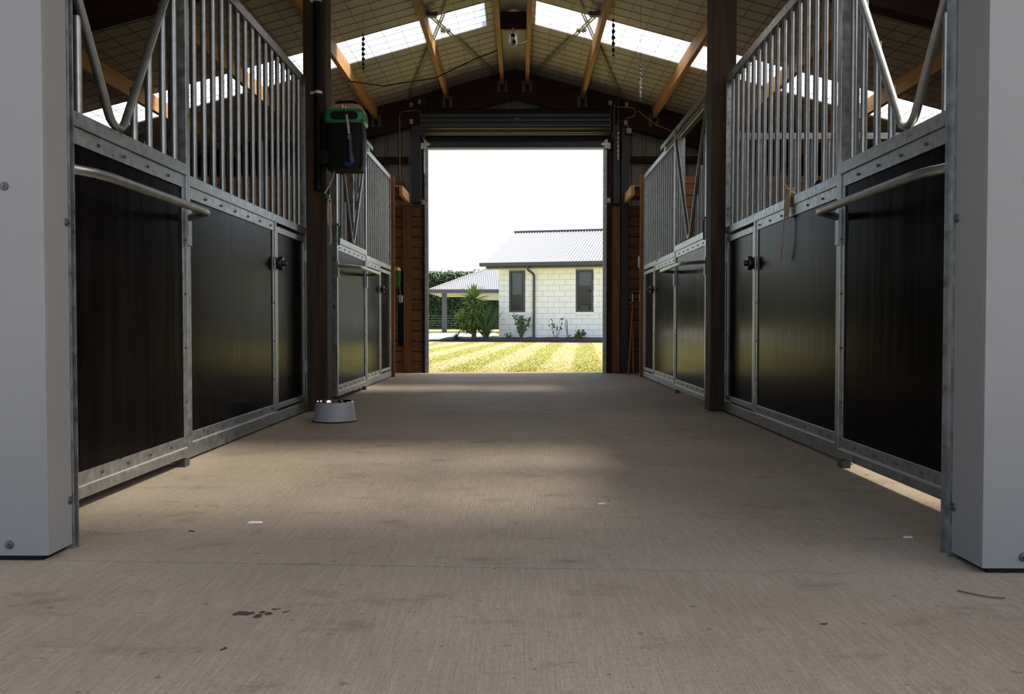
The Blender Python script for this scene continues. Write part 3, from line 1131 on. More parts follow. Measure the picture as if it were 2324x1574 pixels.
# rack with crate and tub inside the open stall doorway
rk = tag(empty('storage_rack', (-2.06, 8.15, 0)), 'black storage rack inside the open left stall doorway', 'rack')
for (sx, sy) in ((-.28, 0), (.28, 0), (-.28, .40), (.28, .40)):
    MB().box(sx, sx + .03, sy, sy + .03, 0, 1.02).build('leg', 'black', rk)
for z in (0.46, 1.02):
    MB().box(-.28, .31, 0, .43, z, z + .02).build('shelf', 'dark_steel', rk)
MB().box(-.25, .28, .02, .04, 0.50, 1.0).build('front_panel', 'black', rk)
cr = tag(empty('mesh_crate', (-2.05, 8.17, 1.042)), 'black mesh crate on top of the storage rack', 'crate')
m = MB()
for i in range(15):
    x = -0.26 + i * 0.037
    m.box(x, x + .008, 0, .006, 0, 0.16)
    m.box(x, x + .008, 0.36, .366, 0, 0.16)
for z in (0, .05, .10, .152):
    m.box(-0.26, 0.27, -.001, .007, z, z + .009)
    m.box(-0.26, 0.27, 0.359, .367, z, z + .009)
    m.box(-0.262, -0.254, 0, .366, z, z + .009)
    m.box(0.264, 0.272, 0, .366, z, z + .009)
m.build('mesh_sides', 'black', cr)
MB().box(-.255, .263, .008, .358, 0, 0.05).build('contents', 'black', cr)
tb = rounded(0.42, 0.50, 0.30, 0.36, 0.30, rc=0.06).build('green_tub', 'green', None, True, loc=(-2.04, 8.37, 0.0))
tag(tb, 'green plastic tub on the floor under the storage rack', 'tub')

# ------------------------------------------------------------------ twine on the right rail
tw = tag(empty('twine', (XR, 5.04, MID)), 'frayed jute twine knotted round a bar on the right rail', 'twine')
m = MB()
for k in range(5):
    ring = []
    for i in range(14):
        t = 2 * math.pi * i / 14
        ring.append((0.025 + 0.026 * math.cos(t) + random.uniform(-.003, .003), 0.0 + 0.026 * math.sin(t) + .01 * k - .02, 0.010 + k * 0.009 + 0.006 * math.sin(2 * t + k)))
    m.tube(ring, 0.0055, 6, closed=True)
for k in range(16):
    a = random.uniform(-.05, .05)
    m.tube([(0.0, a * .4, 0.02 + random.uniform(0, .03)), (-0.01, a, 0.0), (-0.012, a * 1.1 + .005, -0.04), (-0.012, a + .012, -0.06 - random.uniform(0, .06))], 0.0036, 5)
m.tube([(0.0, -0.02, 0.03), (-0.015, 0.01, 0.06), (-0.01, 0.06, 0.085)], 0.004, 6)
m.build('knot', 'twine', tw, True)
m = MB().tube([(-0.008, 0.0, 0.02), (-0.016, 0.015, -0.05), (-0.022, 0.03, -0.16), (-0.024, 0.05, -0.27), (-0.022, 0.075, -0.335), (-0.02, 0.085, -0.355)], [0.006, 0.0055, .005, .005, .0065, .004], 6)
m.build('hanging_end', 'twine', tw, True)
m = MB().tube([(-0.004, 0.0, 0.01), (-0.008, -0.01, -0.06), (-0.008, 0.01, -0.12)], 0.004, 6)
m.build('short_end', 'twine', tw, True)
t2 = tag(empty('twine', (XR, 9.78, MID)), 'small beige twine knot at the foot of the far right bars', 'twine')
m = MB()
for k in range(4):
    m.tube([(0.02 + .02 * math.cos(i * .7), .03 * math.sin(i * .7), .02 + k * .014) for i in range(9)], 0.006, 6, closed=True)
m.tube([(0, 0, .05), (-.012, .03, .0), (-.014, .04, -.03)], .006, 6)
m.build('knot', 'straw', t2, True)
# black strap end on the rail beside the twine
m = MB().tube([(0.03 + .012 * math.cos(t * .6), .045 * math.sin(t * .6), .012 + .006 * math.sin(t * 1.2)) for t in range(10)], 0.006, 6, closed=True)
o = m.build('rubber_loop', 'black', None, True, loc=(XR - 0.01, 4.60, MID + .002))
tag(o, 'small black rubber loop lying on the right rail', 'loop')


# ------------------------------------------------------------------ hanging spirals and chains
def spiral(name, x, y, z0, z1, label, r, turns, mt):
    root = tag(empty(name, (x, y, z0)), label, 'spiral', 'hanging twisted spirals')
    m = MB()
    n = turns * 10
    for i in range(n + 1):
        t = i / n
        a = t * turns * math.pi
        rr = r * (1.0 - 0.35 * abs(2 * t - 1))
        z = (z1 - z0) * t
        m.v += [(rr * math.cos(a), rr * math.sin(a), z), (-rr * math.cos(a), -rr * math.sin(a), z)]
    for i in range(n):
        m.f.append((2 * i, 2 * i + 1, 2 * i + 3, 2 * i + 2))
    o = m.build('twisted_ribbon', mt, root, True)
    sd = o.modifiers.new('thick', 'SOLIDIFY')
    sd.thickness = 0.002
    MB().tube([(0, 0, z1 - z0), (0, 0, roof_z(x) - 0.004 - z0)], 0.0022, 5).build('string', 'cable', root)
    MB().tube([(0, 0, 0.0), (.012, 0, -0.02), (0.0, 0, -0.04), (-.012, 0, -.025)], 0.003, 5).build('end_hook', 'alu', root)
    return root


spiral('hanging_spiral', -1.50, 8.5, 3.10, 3.43, 'dark twisted spiral hanging left of the aisle by the skylight', 0.020, 7, 'dark_steel')
spiral('hanging_spiral', 0.893, 8.5, 3.22, 3.57, 'dark twisted spiral hanging right of the ridge against the skylight', 0.020, 6, 'dark_steel')
spiral('hanging_spiral', 1.152, 8.5, 2.83, 3.16, 'bright twisted spiral hanging lowest, right of the aisle', 0.016, 8, 'chain')


def chain(x, y, z0, z1, label, ztop):
    root = tag(empty('door_chain', (x, y, z0)), label, 'chain', 'pull chains beside the roller door')
    m = MB()
    z = 0.0
    i = 0
    while z < z1 - z0:
        ring = []
        for j in range(8):
            t = 2 * math.pi * j / 8
            a, b = 0.009 * math.cos(t), 0.018 * math.sin(t)
            ring.append((a, 0, z + b) if i % 2 else (0, a, z + b))
        m.tube(ring, 0.0035, 5, closed=True)
        z += 0.029
        i += 1
    m.build('links', 'chain', root, True)
    MB().tube([(0, 0, z1 - z0), (0, 0, ztop - z0)], 0.003, 5).build('cord', 'cable', root)


chain(-1.262, 11.66, 2.66, 3.00, 'bright pull chain at the left of the roller door', 3.62)
chain(1.290, 11.66, 2.84, 3.16, 'bright pull chain at the right of the roller door', 3.62)

# security camera under the ridge
sc_ = tag(empty('security_camera', (-0.075, 9.50, 3.62)), 'white dome security camera hanging under the ridge', 'camera')
m = MB()
m.lathe([(0.0, 0.0), (0.022, 0.004), (0.038, 0.018), (0.045, 0.042), (0.045, 0.070), (0.040, 0.10), (0.038, 0.13), (0.030, 0.145), (0.0, 0.15)], 24)
m.build('housing', 'white', sc_, True)
m = MB().lathe([(0.0, -0.052), (0.014, -0.052), (0.021, -0.046), (0.024, -0.030), (0.0, -0.03)], 20, c=(0.012, 0, 0.045), axis='y')
m.build('lens', 'knob', sc_, True)
m = MB().box(-0.022, 0.022, -0.043, -0.030, 0.095, 0.125)
m.build('sensor_window', 'black', sc_)
for s in (-1, 1):
    MB().tube([(s * 0.046, 0, 0.09), (s * 0.050, 0, 0.18)], 0.004, 6).build('aerial', 'white', sc_, True)
MB().tube([(0, 0, 0.149), (0, 0.02, 0.20), (0, 0.098, 0.205)], 0.012, 8).build('mount', 'alu', sc_, True)
cb = MB().tube([(0.03, 0.02, 0.06), (0.07, 0.01, 0.04), (0.11, 0.02, 0.05), (0.145, 0.03, 0.07)], 0.003, 6)
cb.build('lead', 'alu', sc_, True)

# cables round the roller door
def cable(name, pts, label, r=0.006, mt='cable'):
    o = MB().tube(pts, r, 6).build(name, mt, None, True)
    tag(o, label, 'cable')
    return o


cable('door_cable', [(-1.60, 11.78, 2.55), (-1.60, 11.78, 3.44), (-1.56, 11.78, 3.48), (-1.36, 11.74, 3.49), (-1.318, 11.74, 3.46), (-1.316, 11.74, 3.25), (-1.30, 11.73, 3.15), (-1.275, 11.75, 3.09)],
      'grey cable looping down left of the roller door')
cable('door_cable', [(1.215, 11.72, 3.10), (1.235, 11.70, 3.2), (1.242, 11.70, 3.55), (1.26, 11.70, 3.52), (1.50, 11.72, 3.51), (1.53, 11.72, 3.47), (1.50, 11.72, 3.40), (1.40, 11.72, 3.37), (1.385, 11.72, 3.32), (1.44, 11.72, 3.25)],
      'grey cable curling right of the roller door')
cable('roof_cable', [(-1.92, 9.9, roof_z(-1.92) - .19), (-1.6, 10.4, 3.45), (-1.0, 10.5, 3.57), (-0.55, 10.4, 3.75), (-0.26, 10.3, 3.83)],
      'thin dark cable sagging across the left roof slope', 0.007, 'black')
cable('roof_cable', [(1.56, 11.70, 3.47), (1.66, 11.70, 3.38), (1.80, 11.70, 3.28), (2.1, 11.70, 3.16)], 'thin brown cable running to the right gable corner', 0.006)
jb = MB().box(-0.032, 0.032, -0.03, 0, -0.032, 0.032)
jb.box(-0.020, 0.020, -0.034, -0.030, -0.020, 0.020)
o = jb.build('junction_box', 'white', None, loc=(1.445, 11.78, 3.22), bevel=0.004)
tag(o, 'small white junction box right of the roller door', 'box')

# gear hung at the end of the left stall and stuff on the right
h1 = tag(empty('halter', (-1.552, 11.20, 1.36)), 'bright green halter hanging on the left end post', 'halter')
m = MB()
for k in range(3):
    m.tube([(-.005 + 0.022 * math.cos(t * .63) + k * .004, .01 * k, -0.11 + 0.11 * math.sin(t * .63)) for t in range(10)], 0.007, 6, closed=True, flat=(.004, .012, (0, 1, 0)))
m.build('straps', mat('bright_green_webbing', (0.05, 0.22, 0.02), 0.7), h1, True)
m = MB().tube([(0, 0, -.22), (.012, 0, -.26), (.0, 0, -.30)], 0.008, 6)
m.build('lead_clip', 'black', h1, True)
o = rounded(0.05, 0.065, 0.05, 0.05, 0.10, rc=0.015).build('grooming_mitt', mat('pale_pink_cloth', (0.45, 0.36, 0.36), 0.9), None, True, loc=(-1.525, 11.245, 0.93))
MB().tube([(0, 0, .09), (-.02, 0, .39)], 0.004, 5).build('loop', 'cable', o)
tag(o, 'pale grooming mitt hanging under the green halter', 'mitt')
o = MB()
for i in range(5):
    o.tube([(-1.545 + i * .014, 11.285 + .01 * (i % 2), 1.335), (-1.55 + i * .014, 11.285, 0.7), (-1.552 + i * .015, 11.285, 0.38)], 0.012, 6)
o = o.build('tail_bag', 'black', None, True)
tag(o, 'long black strap bundle hanging low on the left end post', 'strap')
rk = tag(empty('wall_rack', (1.60, 11.42, 0.93)), 'black wall rack in the right tack corner', 'rack')
MB().box(-.16, .2, 0, .22, 0, .02).build('shelf', 'dark_steel', rk)
for x in (-.15, -.06, .03, .12):
    MB().box(x, x + .012, 0, .012, .02, .12).build('bar', 'alu', rk)
MB().box(-.16, .2, 0, .012, .12, .135).build('rail', 'black', rk)
for (x0, x1, lab) in ((1.445, 1.49, 'leaning wooden broom handle nearest the aisle'), (1.53, 1.50, 'leaning wooden fork handle behind the broom handle')):
    o = MB().tube([(x0 - .03, 11.50 + (x0 > 1.5) * .12, 0.0), (x1, 11.62 + (x0 > 1.5) * .12, 0.93)], 0.013, 8).build('tool_handle', 'plank_z', None, True)
    tag(o, lab, 'handle', 'tool handles in the right corner')
o = rounded(0.05, 0.06, 0.06, 0.06, 0.16, rc=0.018).build('spray_bottle', 'white', None, True, loc=(1.515, 11.13, 1.36))
tag(o, 'white bottle on the back of the right end wall', 'bottle')

# ------------------------------------------------------------------ litter on the floor
def clump(x, y, r, label, name='mud_clump', mt='dung', n=9, flat=0.35):
    m = MB()
    for k in range(n):
        cx, cy = random.gauss(0, r * .5), random.gauss(0, r * .25)
        rr = r * random.uniform(.18, .4)
        m.lathe([(0.0, rr * flat), (rr * .6, rr * flat * .8), (rr, 0.0)], 7, c=(cx, cy, 0.0))
    o = m.build(name, mt, None, True, loc=(x, y, 0.0005))
    tag(o, label, 'dirt', 'crumbs of dried mud on the concrete')


clump(-0.612, 1.985, 0.030, 'largest brown mud smear on the front slab', n=12)
clump(-0.563, 2.02, 0.012, 'round mud crumb just right of the mud smear', n=5)
clump(-0.530, 2.00, 0.012, 'mud crumb farthest right of the mud smear', n=5)
clump(-0.60, 1.77, 0.012, 'tiny mud crumb in the front of the front slab', n=4)
clump(0.667, 1.93, 0.012, 'narrow dark crumb on the right of the front slab', n=4)
clump(-1.04, 2.78, 0.02, 'dark mud crumb inside the entrance on the left', n=6)
m = MB()
m.hexa([(-.024, -.010, 0.001), (.022, -.009, .001), (.024, .006, .001), (-.018, .010, .001)], [(-.021, -.008, .004), (.019, -.007, .004), (.021, .005, .004), (-.016, .008, .004)])
o = m.build('wood_chip', 'straw', None, loc=(-0.88, 2.906, 0))
tag(o, 'pale wood chip on the floor left of the middle', 'chip')
m = MB().tube([(0, 0, .003), (.02, -.03, .004), (.05, -.055, .004), (.085, -.06, .003)], 0.0018, 5)
o = m.build('twig', 'trunk', None, True, loc=(1.08, 2.17, 0))
tag(o, 'thin dry twig lying on the front slab at right', 'twig')
for (x, y, lab) in ((1.20, 2.72, 'small pale straw scrap near the right entrance corner'), (0.30, 3.22, 'pale straw scrap on the floor right of the middle')):
    m = MB().hexa([(-.015, -.006, .0008), (.014, -.004, .0008), (.016, .004, .0008), (-.012, .006, .0008)], [(-.012, -.004, .004), (.012, -.003, .004), (.012, .003, .004), (-.01, .004, .004)])
    o = m.build('straw_scrap', 'straw', None, loc=(x, y, 0))
    tag(o, lab, 'straw', 'pale scraps of straw')

# ------------------------------------------------------------------ outside: lawn, drive, house
def ground_z(y):
    pts = ((12.1, -0.035), (31.0, 0.05), (45.0, 0.20), (62.0, 0.28), (120.0, 0.3))
    for (a, za), (b, zb) in zip(pts, pts[1:]):
        if y <= b:
            return za + (zb - za) * max(0, y - a) / (b - a)
    return 0.3


m = MB()
ysl = [12.0, 16, 20, 25, 31.0, 38, 45.0, 53, 62.0, 120.0]
for yv in ysl:
    m.v += [(-80, yv, ground_z(yv)), (80, yv, ground_z(yv))]
for i in range(len(ysl) - 1):
    m.f.append((2 * i, 2 * i + 1, 2 * i + 3, 2 * i + 2))
tag(m.build('lawn', 'lawn'), 'striped mown lawn between the barn and the house', kind='structure')
m = MB()
for i in range(60000):
    y = 12.2 + 18.0 * random.random() ** 1.6
    x = -0.11 * y - 0.6 + random.random() * (0.21 * y + 1.2)
    z = ground_z(y)
    h = random.uniform(.008, .018)
    a = random.uniform(0, math.pi)
    dx, dy = math.cos(a) * .006, math.sin(a) * .006
    lx, ly = random.uniform(-.02, .02), random.uniform(-.02, .02)
    m.face([(x - dx, y - dy, z), (x + dx, y + dy, z), (x + lx, y + ly, z + h)])
tag(m.build('grass_blades', 'lawn'), 'short sunlit grass blades of the mown lawn', 'grass', kind='stuff')
# pale drive at the left of the house
m = MB()
m.v = [(-9, 31.6, ground_z(31.6) + .02), (-1.2, 31.9, ground_z(31.9) + .02), (-1.2, 44.6, ground_z(44.6) + .02), (-9, 44.6, ground_z(44.6) + .02)]
m.f = [(0, 1, 2, 3)]
tag(m.build('driveway', 'drive'), 'pale concrete driveway left of the house', kind='structure')
m = MB().box(-9, -1.0, 31.25, 31.55, 0.0, ground_z(31.4) + .05)
o = m.build('drive_kerb', 'soil')
tag(o, 'dark edging strip between lawn and driveway', kind='structure')

TH = R(14)
HX, HY, HZ = -0.755, 31.35, 0.06
house = tag(empty('house', (HX, HY, HZ), -TH), 'white block house with white corrugated roof beyond the lawn', 'house')
HL = 7.6
CH, CW = 0.196, 0.40
WT = 2.52
wins = [(0.385, 0.965, 1.02, 2.47), (2.78, 3.39, 1.02, 2.47)]
# core wall with window holes
core = MB()
xs = [0.02, 0.385, 0.965, 2.78, 3.39, HL]
for i in range(5):
    a, b = xs[i], xs[i + 1]
    if i in (1, 3):
        core.box(a, b, 0.02, 0.14, 0, 1.02)
        core.box(a, b, 0.02, 0.14, 2.47, WT)
    else:
        core.box(a, b, 0.02, 0.14, 0, WT)
core.box(0.02, 0.14, 0.141, 8.0, 0, WT)
core.build('wall_core', 'mortar', house)
blk_src = {}
course = 0
z = 0.0
while z < WT - 0.02:
    h = min(CH, WT - z)
    x = -CW / 2 if course % 2 else 0.0
    while x < 5.6:
        a, b = max(0.0, x), x + CW
        segs = [(a, b)]
        for (wa, wb, z0, z1) in wins:
            if z + h > z0 + .03 and z < z1 - .03:
                ns = []
                for (p, q) in segs:
                    if q <= wa or p >= wb: ns.append((p, q))
                    else:
                        if p < wa: ns.append((p, wa))
                        if q > wb: ns.append((wb, q))
                segs = ns
        for (p, q) in segs:
            if q - p < 0.03: continue
            key = (round(q - p, 3), round(h, 3))
            if key not in blk_src:
                m = MB().box(0.0045, q - p - 0.0045, 0.0, 0.03, 0.0045, h - 0.0045)
                blk_src[key] = m.build('block', 'block', house, loc=(p, random.uniform(-.002, .002), z))
            else:
                inst(blk_src[key], 'block', (p, random.uniform(-.002, .002), z), house)
        x += CW
    z += CH
    course += 1
MB().box(5.6, HL, 0.0, 0.019, 0, WT).build('wall_face', 'block', house)
# side wall blocks seen at the corner
for i in range(13):
    MB().box(0.0, 0.019, 0.031, 3.0, i * CH + .004, min(WT, (i + 1) * CH) - .004).build('side_course', 'block', house)
# roof: corrugated sheet front slope
EV = -0.50
rz0, rz1, ry1 = 2.66, 4.25, 4.0
x0r, x1r = -0.45, HL


def corrugated(mb, x0, x1, ya, za, yb, zb, pitch=0.11, amp=0.018, clip=None):
    n = int((x1 - x0) / pitch * 6)
    for i in range(n + 1):
        x = x0 + (x1 - x0) * i / n
        d = amp * math.sin(2 * math.pi * (x - x0) / pitch)
        mb.v += [(x, ya, za + d), (x, yb, zb + d)]
    k = len(mb.v) - 2 * (n + 1)
    for i in range(n):
        a = k + 2 * i
        mb.f.append((a, a + 2, a + 3, a + 1))


m = MB()
corrugated(m, x0r, x1r, EV, rz0 + .06, ry1, rz1)
m.build('roof_sheet', 'roofing', house)
m = MB()
corrugated(m, x0r, x1r, ry1 + 0.001, rz1, 8.5, rz0 + .06)
m.build('roof_sheet', 'roofing', house)
MB().tube([(x0r, ry1, rz1 + .02), (x1r, ry1, rz1 + .02)], 0.05, 8).build('ridge_cap', 'trim_dark', house)
m = MB()
m.hexa([(x0r, EV, rz0 - .02), (x0r + .03, EV, rz0 - .02), (x0r + .03, ry1, rz1 - .08), (x0r, ry1, rz1 - .08)],
       [(x0r, EV, rz0 + .05), (x0r + .03, EV, rz0 + .05), (x0r + .03, ry1, rz1 - .012), (x0r, ry1, rz1 - .012)])
m.build('barge_board', 'soffit', house)
m = MB()
m.v = [(0.05, 0.03, WT), (0.05, 7.9, WT), (0.05, 3.9, rz1 - .15)]
m.f = [(0, 1, 2)]
m.build('gable_face', 'block', house)
m = MB()
m.box(x0r + .12, x1r, EV + .02, EV + .10, rz0 - .125, rz0 + .01)
m.build('fascia', 'trim_dark', house)
m = MB()
pr = [(-.13, .075), (-.135, .06), (-.13, -.045), (-.02, -.05), (0.018, -.05), (0.018, .055)]
for (a, b) in pr:
    m.v += [(x0r - .08, EV + a, rz0 + b), (x1r, EV + a, rz0 + b)]
n = len(pr)
for i in range(n):
    a, b = 2 * i, 2 * ((i + 1) % n)
    m.f.append((a, b, b + 1, a + 1))
m.f.append(tuple(2 * i for i in range(n)))
m.build('gutter', 'trim_dark', house)
MB().box(x0r + .03, x1r, EV + .101, 0.0, WT + .002, WT + .02).build('soffit', 'soffit', house)
# downpipe with an offset bend
dx = 1.30
m = MB().tube([(dx - .12, EV - .05, rz0 - .04), (dx - .12, EV - .05, rz0 - .13), (dx - .10, EV + .0, rz0 - .19), (dx - .02, -0.13, rz0 - .29), (dx, -.06, rz0 - .36), (dx, -.06, 0.0)], 0.042, 12)
m.build('downpipe', 'trim_dark', house, True)
for zz in (0.5, 1.75):
    MB().lathe([(0.043, -.02), (0.048, -.02), (0.048, .02), (.043, .02)], 14, c=(dx, -.06, zz)).build('pipe_clip', 'trim_dark', house, True)
for wi, (a, b, z0, z1) in enumerate(wins):
    m = MB()
    f = 0.072
    m.box(a, a + f, -.012, .10, z0, z1).box(b - f, b, -.012, .10, z0, z1).box(a + f, b - f, -.012, .10, z0, z0 + f).box(a + f, b - f, -.012, .10, z1 - f, z1)
    wf = m.build('window', 'trim_dark', house, bevel=0.004)
    MB().box(a + f, b - f, 0.035, 0.041, z0 + f, z1 - f).build('pane', 'glass', wf)
    m = MB()
    if wi == 0:
        m.box(a + f + .01, b - f - .10, .16, .165, z0 + .62, z1)
        for i in range(10):
            zz = z0 + .10 + i * .05
            m.box(a + f + .01, b - f - .10, .155, .19, zz, zz + .004)
        m.box(b - f - .10, b - f - .085, .15, .16, z0, z1)
    else:
        m.box(a + f, b - f, .16, .165, z0 + .92, z1)
        for i in range(7):
            zz = z0 + .30 + i * .055
            m.box(a + f, b - f, .155, .185, zz, zz + .004)
    m.build('blind', 'blind', wf)
    m = MB()
    m.box(a - .1, b + .1, .95, .96, z0 - .1, z1 + .1)
    m.box(a - .11, a - .1, .145, .95, z0 - .1, z1 + .1).box(b + .1, b + .11, .145, .95, z0 - .1, z1 + .1)
    m.box(a - .1, b + .1, .145, .95, z1 + .1, z1 + .11).box(a - .1, b + .1, .145, .95, z0 - .11, z0 - .1)
    m.build('room_box', 'window_in', wf)
    MB().box(a - .02, b + .02, -.03, .02, z0 - .095, z0 - .004).build('sill', 'block', wf)
if True:
    a, b = wins[1][0], wins[1][1]
    MB().box(a + .09, b - .22, .3, .5, 1.02, 1.24).build('boxed_object', 'blind', house)
# garden bed in front of the wall
bed = MB()
n = 40
for i in range(n + 1):
    x = -1.9 + 9.5 * i / n
    for (yy, zz) in ((-1.00, -.06), (-.92, .05 + random.uniform(0, .02)), (-.45, .08 + random.uniform(0, .04)), (0.02, .13 + random.uniform(0, .03))):
        bed.v.append((x, yy, zz))
for i in range(n):
    for j in range(3):
        a = i * 4 + j
        bed.f.append((a, a + 4, a + 5, a + 1))
o = bed.build('garden_bed', 'soil', None)
o.location = (HX, HY, HZ)
o.rotation_euler = (0, 0, -TH)
tag(o, 'dark soil bed along the foot of the house wall', kind='structure')


def hp(x, y, z=0.0):
    return (HX + x * math.cos(TH) + y * math.sin(TH), HY - x * math.sin(TH) + y * math.cos(TH), HZ + z)


# ------------------------------------------------------------------ carport, hedge, fence
cp = tag(empty('carport', (-4.62, 45.0, 0.2)), 'open carport with white hip roof and dark post', 'carport')
CE = 2.13
m = MB()
A_, B_ = (0, 0), (9, 0)
rise, dep = 1.42, 3.3
N = int(9 / .10 * 4)
for i in range(N + 1):
    x = 9.0 * i / N
    d = 0.012 * math.sin(2 * math.pi * x / .10)
    t = min(1.0, x / dep)
    m.v += [(x, 0, CE + .10 + d), (x, dep * t, CE + .10 + rise * t + d)]
for i in range(N):
    a = 2 * i
    m.f.append((a, a + 2, a + 3, a + 1))
m.build('roof_sheet', 'roofing', cp)
m = MB()
m.v = [(0, 0, CE + .10), (dep, dep, CE + .10 + rise), (0, 2 * dep, CE + .10)]
m.f = [(0, 1, 2)]
m.build('hip_sheet', 'roofing', cp)
MB().tube([(0, 0, CE + .11), (dep, dep, CE + .12 + rise)], 0.035, 6).build('hip_cap', 'trim_dark', cp)
MB().box(0, 9, -.08, 0.0, CE - .10, CE + .095).build('gutter', 'trim_dark', cp)
MB().box(-.08, 0, 0.001, 6.6, CE - .10, CE + .095).build('gutter', 'trim_dark', cp)
MB().box(0.001, 9, 0.001, 6.5, CE - .09, CE - .05).build('soffit', 'soffit', cp)
MB().box(0.62, 0.86, 0.15, 0.40, 0.0, CE - .0905).build('post', 'trim_dark', cp)
MB().box(2.2, 9, 2.6, 2.8, CE - .38, CE - .0905).build('beam', 'soffit', cp)

hd = tag(empty('hedge', (-3, 63, 0.28)), 'tall clipped dark green hedge behind the carport', 'hedge')
m = MB()
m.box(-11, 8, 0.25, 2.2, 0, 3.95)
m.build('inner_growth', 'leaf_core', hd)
m = MB()
for i in range(26000):
    top = random.random() < .18
    if top:
        x, y, z = random.uniform(-11, 8), random.uniform(0.0, 2.0), 4.0 + random.gauss(0, .09)
    else:
        x, y, z = random.uniform(-11, 8), 0.12 + random.gauss(0, .10), random.uniform(0.2, 4.05)
    sz = random.uniform(.06, .13)
    v1 = Vector((random.gauss(0, 1), random.gauss(0, 1), random.gauss(0, 1))).normalized() * sz
    v2 = v1.orthogonal().normalized() * sz * .55
    p = Vector((x, y, z))
    m.face([p - v1, p + v2, p + v1, p - v2])
tag(m.build('foliage', 'leaf_dark', hd), kind='stuff')
fn = tag(empty('wire_fence', (-8, 58, 0.27)), 'low wire fence in front of the hedge', 'fence')
for i in range(8):
    MB().box(i * 1.5, i * 1.5 + .06, 0, .06, 0, 1.0).build('post', 'bolt', fn)
for k in range(6):
    MB().box(0, 10.5, -.008, 0.0, .12 + k * .16, .132 + k * .16).build('wire', 'galv', fn)


# ------------------------------------------------------------------ plants
def leaf_mesh(name, L, w, mt, bend=0.15, nseg=4):
    m = MB()
    for i in range(nseg + 1):
        t = i / nseg
        ww = w * (0.55 + 1.2 * t) if t < .35 else w * (1 - ((t - .35) / .65) ** 1.4) * .98
        z = -bend * L * t * t
        m.v += [(L * t, -ww / 2, z + .25 * ww), (L * t, 0, z), (L * t, ww / 2, z + .25 * ww)]
    for i in range(nseg):
        a = 3 * i
        m.f += [(a, a + 3, a + 4, a + 1), (a + 1, a + 4, a + 5, a + 2)]
    return m


def rosette(root, src, c, n, el0, el1, smin, smax, tilt=0.0):
    for i in range(n):
        az = i * 2.39996 + random.uniform(-.2, .2)
        el = el0 + (el1 - el0) * (i / max(1, n - 1)) + random.uniform(-.12, .12)
        sc = random.uniform(smin, smax)
        if src[0] is None:
            o = src[1].build('leaf', src[2], root)
            src[0] = o
        else:
            o = inst(src[0], 'leaf', (0, 0, 0), root)
        o.location = c
        o.rotation_euler = (0, -el, az)
        o.scale = (sc, sc, sc)


yb = hp(-0.72, -0.70)
yk = tag(empty('yucca', yb), 'tall spiky yucca with pale green crown beside the house corner', 'yucca')
src = [None, leaf_mesh('leaf', 0.62, 0.088, 'yucca', 0.10), 'yucca']
MB().tube([(0, 0, 0), (0.03, 0, .5), (0, 0, 1.0), (0.02, 0, 1.45)], [0.09, .08, .07, .06], 10).build('trunk', 'trunk', yk, True)
rosette(yk, src, (0.02, 0, 1.45), 70, R(85), R(-15), .8, 1.12)
rosette(yk, src, (0.01, 0, 1.18), 36, R(45), R(-40), .8, 1.1)
rosette(yk, src, (0.0, 0, 0.85), 44, R(35), R(-45), .8, 1.1)
MB().tube([(0, 0, .25), (-.25, 0, .4), (-.42, -.05, .72)], [0.06, .055, .05], 8).build('branch', 'trunk', yk, True)
rosette(yk, src, (-.42, -.05, .72), 48, R(85), R(-25), .62, .95)
rosette(yk, src, (-.30, -.05, .45), 26, R(35), R(-35), .62, .95)
rosette(yk, src, (0.05, -.05, .45), 44, R(40), R(-30), .7, 1.1)
yf = hp(-0.26, -0.72)
fx = tag(empty('flax_bush', yf), 'dark upright flax bush between the yucca and the house wall', 'flax')
src2 = [None, leaf_mesh('leaf', 1.35, 0.085, 'flax', 0.18, 6), 'flax']
rosette(fx, src2, (0, 0, 0.02), 90, R(89), R(58), .6, 1.08)
src3 = [None, leaf_mesh('leaf', 0.34, 0.09, 'flax', 0.3, 4), 'flax']
sp = hp(-1.32, -0.75)
sm = tag(empty('low_plant', sp), 'small dark broad leaved plant at the left end of the bed', 'plant')
rosette(sm, src3, (0, 0, 0.05), 26, R(88), R(10), .6, 1.1)


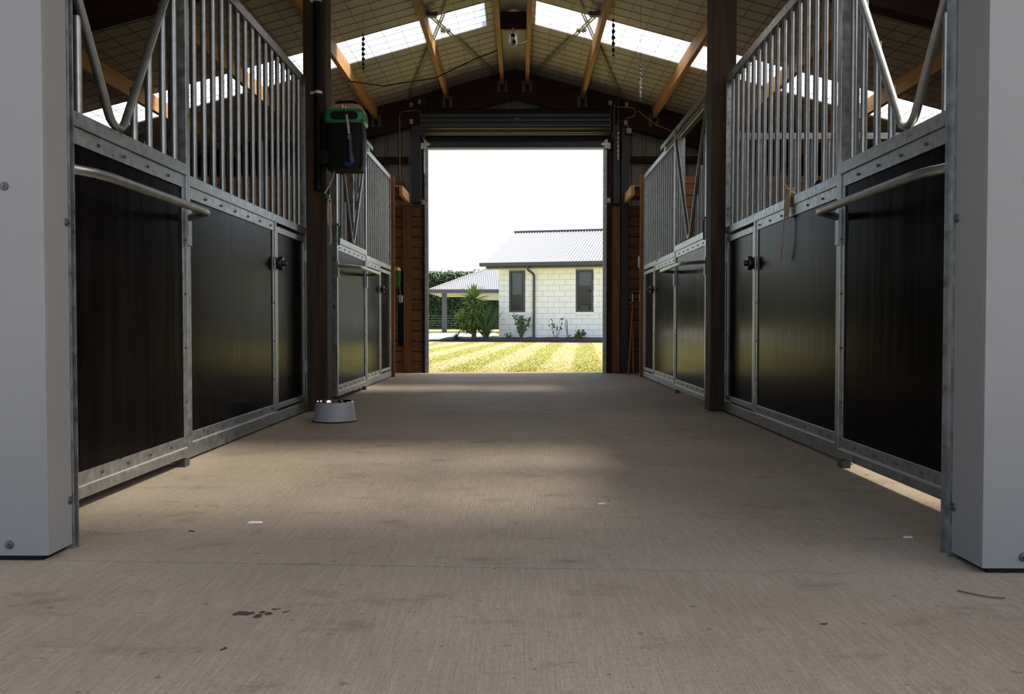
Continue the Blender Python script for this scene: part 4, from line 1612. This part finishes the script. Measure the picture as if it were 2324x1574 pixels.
def shrub(name, base, nst, h, spread, nleaf, label, lsz=0.045, seed=1):
    rnd = random.Random(seed)
    root = tag(empty(name, base), label, 'shrub')
    st = MB()
    lv = MB()
    for i in range(nst):
        a = rnd.uniform(0, 6.28)
        tip = Vector((math.cos(a) * spread * rnd.uniform(.2, 1), math.sin(a) * spread * .4 * rnd.uniform(.2, 1), h * rnd.uniform(.6, 1.0)))
        mid = tip * .5 + Vector((rnd.uniform(-.05, .05), 0, .06))
        st.tube([(0, 0, 0), mid, tip], [.014, .010, .005], 5)
        for k in range(nleaf):
            t = rnd.uniform(.35, 1.05)
            p = (Vector((0, 0, 0)).lerp(mid, t * 2) if t < .5 else mid.lerp(tip, t * 2 - 1)) + Vector((rnd.gauss(0, .045), rnd.gauss(0, .03), rnd.gauss(0, .045)))
            sz = lsz * rnd.uniform(.6, 1.2)
            v1 = Vector((rnd.gauss(0, 1), rnd.gauss(0, .6), rnd.gauss(0, 1))).normalized() * sz
            v2 = v1.cross(Vector((rnd.gauss(0, .4), 1, rnd.gauss(0, .4)))).normalized() * sz * .6
            lv.face([p - v1, p + v2, p + v1, p - v2])
    st.build('stems', 'trunk', root)
    tag(lv.build('leaves', 'shrub', root), kind='stuff')


shrub('shrub', hp(0.93, -.42), 13, 0.98, .36, 26, 'round leafy shrub under the first house window', seed=3)
shrub('shrub', hp(0.48, -.45), 5, 0.22, .18, 10, 'low tuft at the left foot of the leafy shrub', seed=5)
shrub('rose_stem', hp(2.16, -.45), 3, 0.82, .24, 10, 'sparse rose with bare stems in the middle of the bed', seed=9)
shrub('shrub', hp(3.02, -.45), 8, 0.38, .22, 16, 'small bright leafy shrub under the second house window', seed=12)
ws = tag(empty('plant_support', hp(2.52, -.42)), 'thin bare hooped plant support beside the sparse rose', 'plant support')
MB().tube([(0.05, 0, 0), (0.02, 0, .35), (-.03, 0, .70), (0, 0, .76), (.03, 0, .70), (.05, 0, .35), (.10, 0, .02)], 0.012, 6).build('hoop', 'trim_dark', ws, True)
MB().tube([(-.01, 0, .36), (.05, 0, .36)], 0.010, 6).build('cross_bar', 'trim_dark', ws)
MB().tube([(-.25, 0, 0.02), (.05, 0, .14), (.16, 0, .24)], 0.016, 6).build('stem', 'trunk', ws, True)
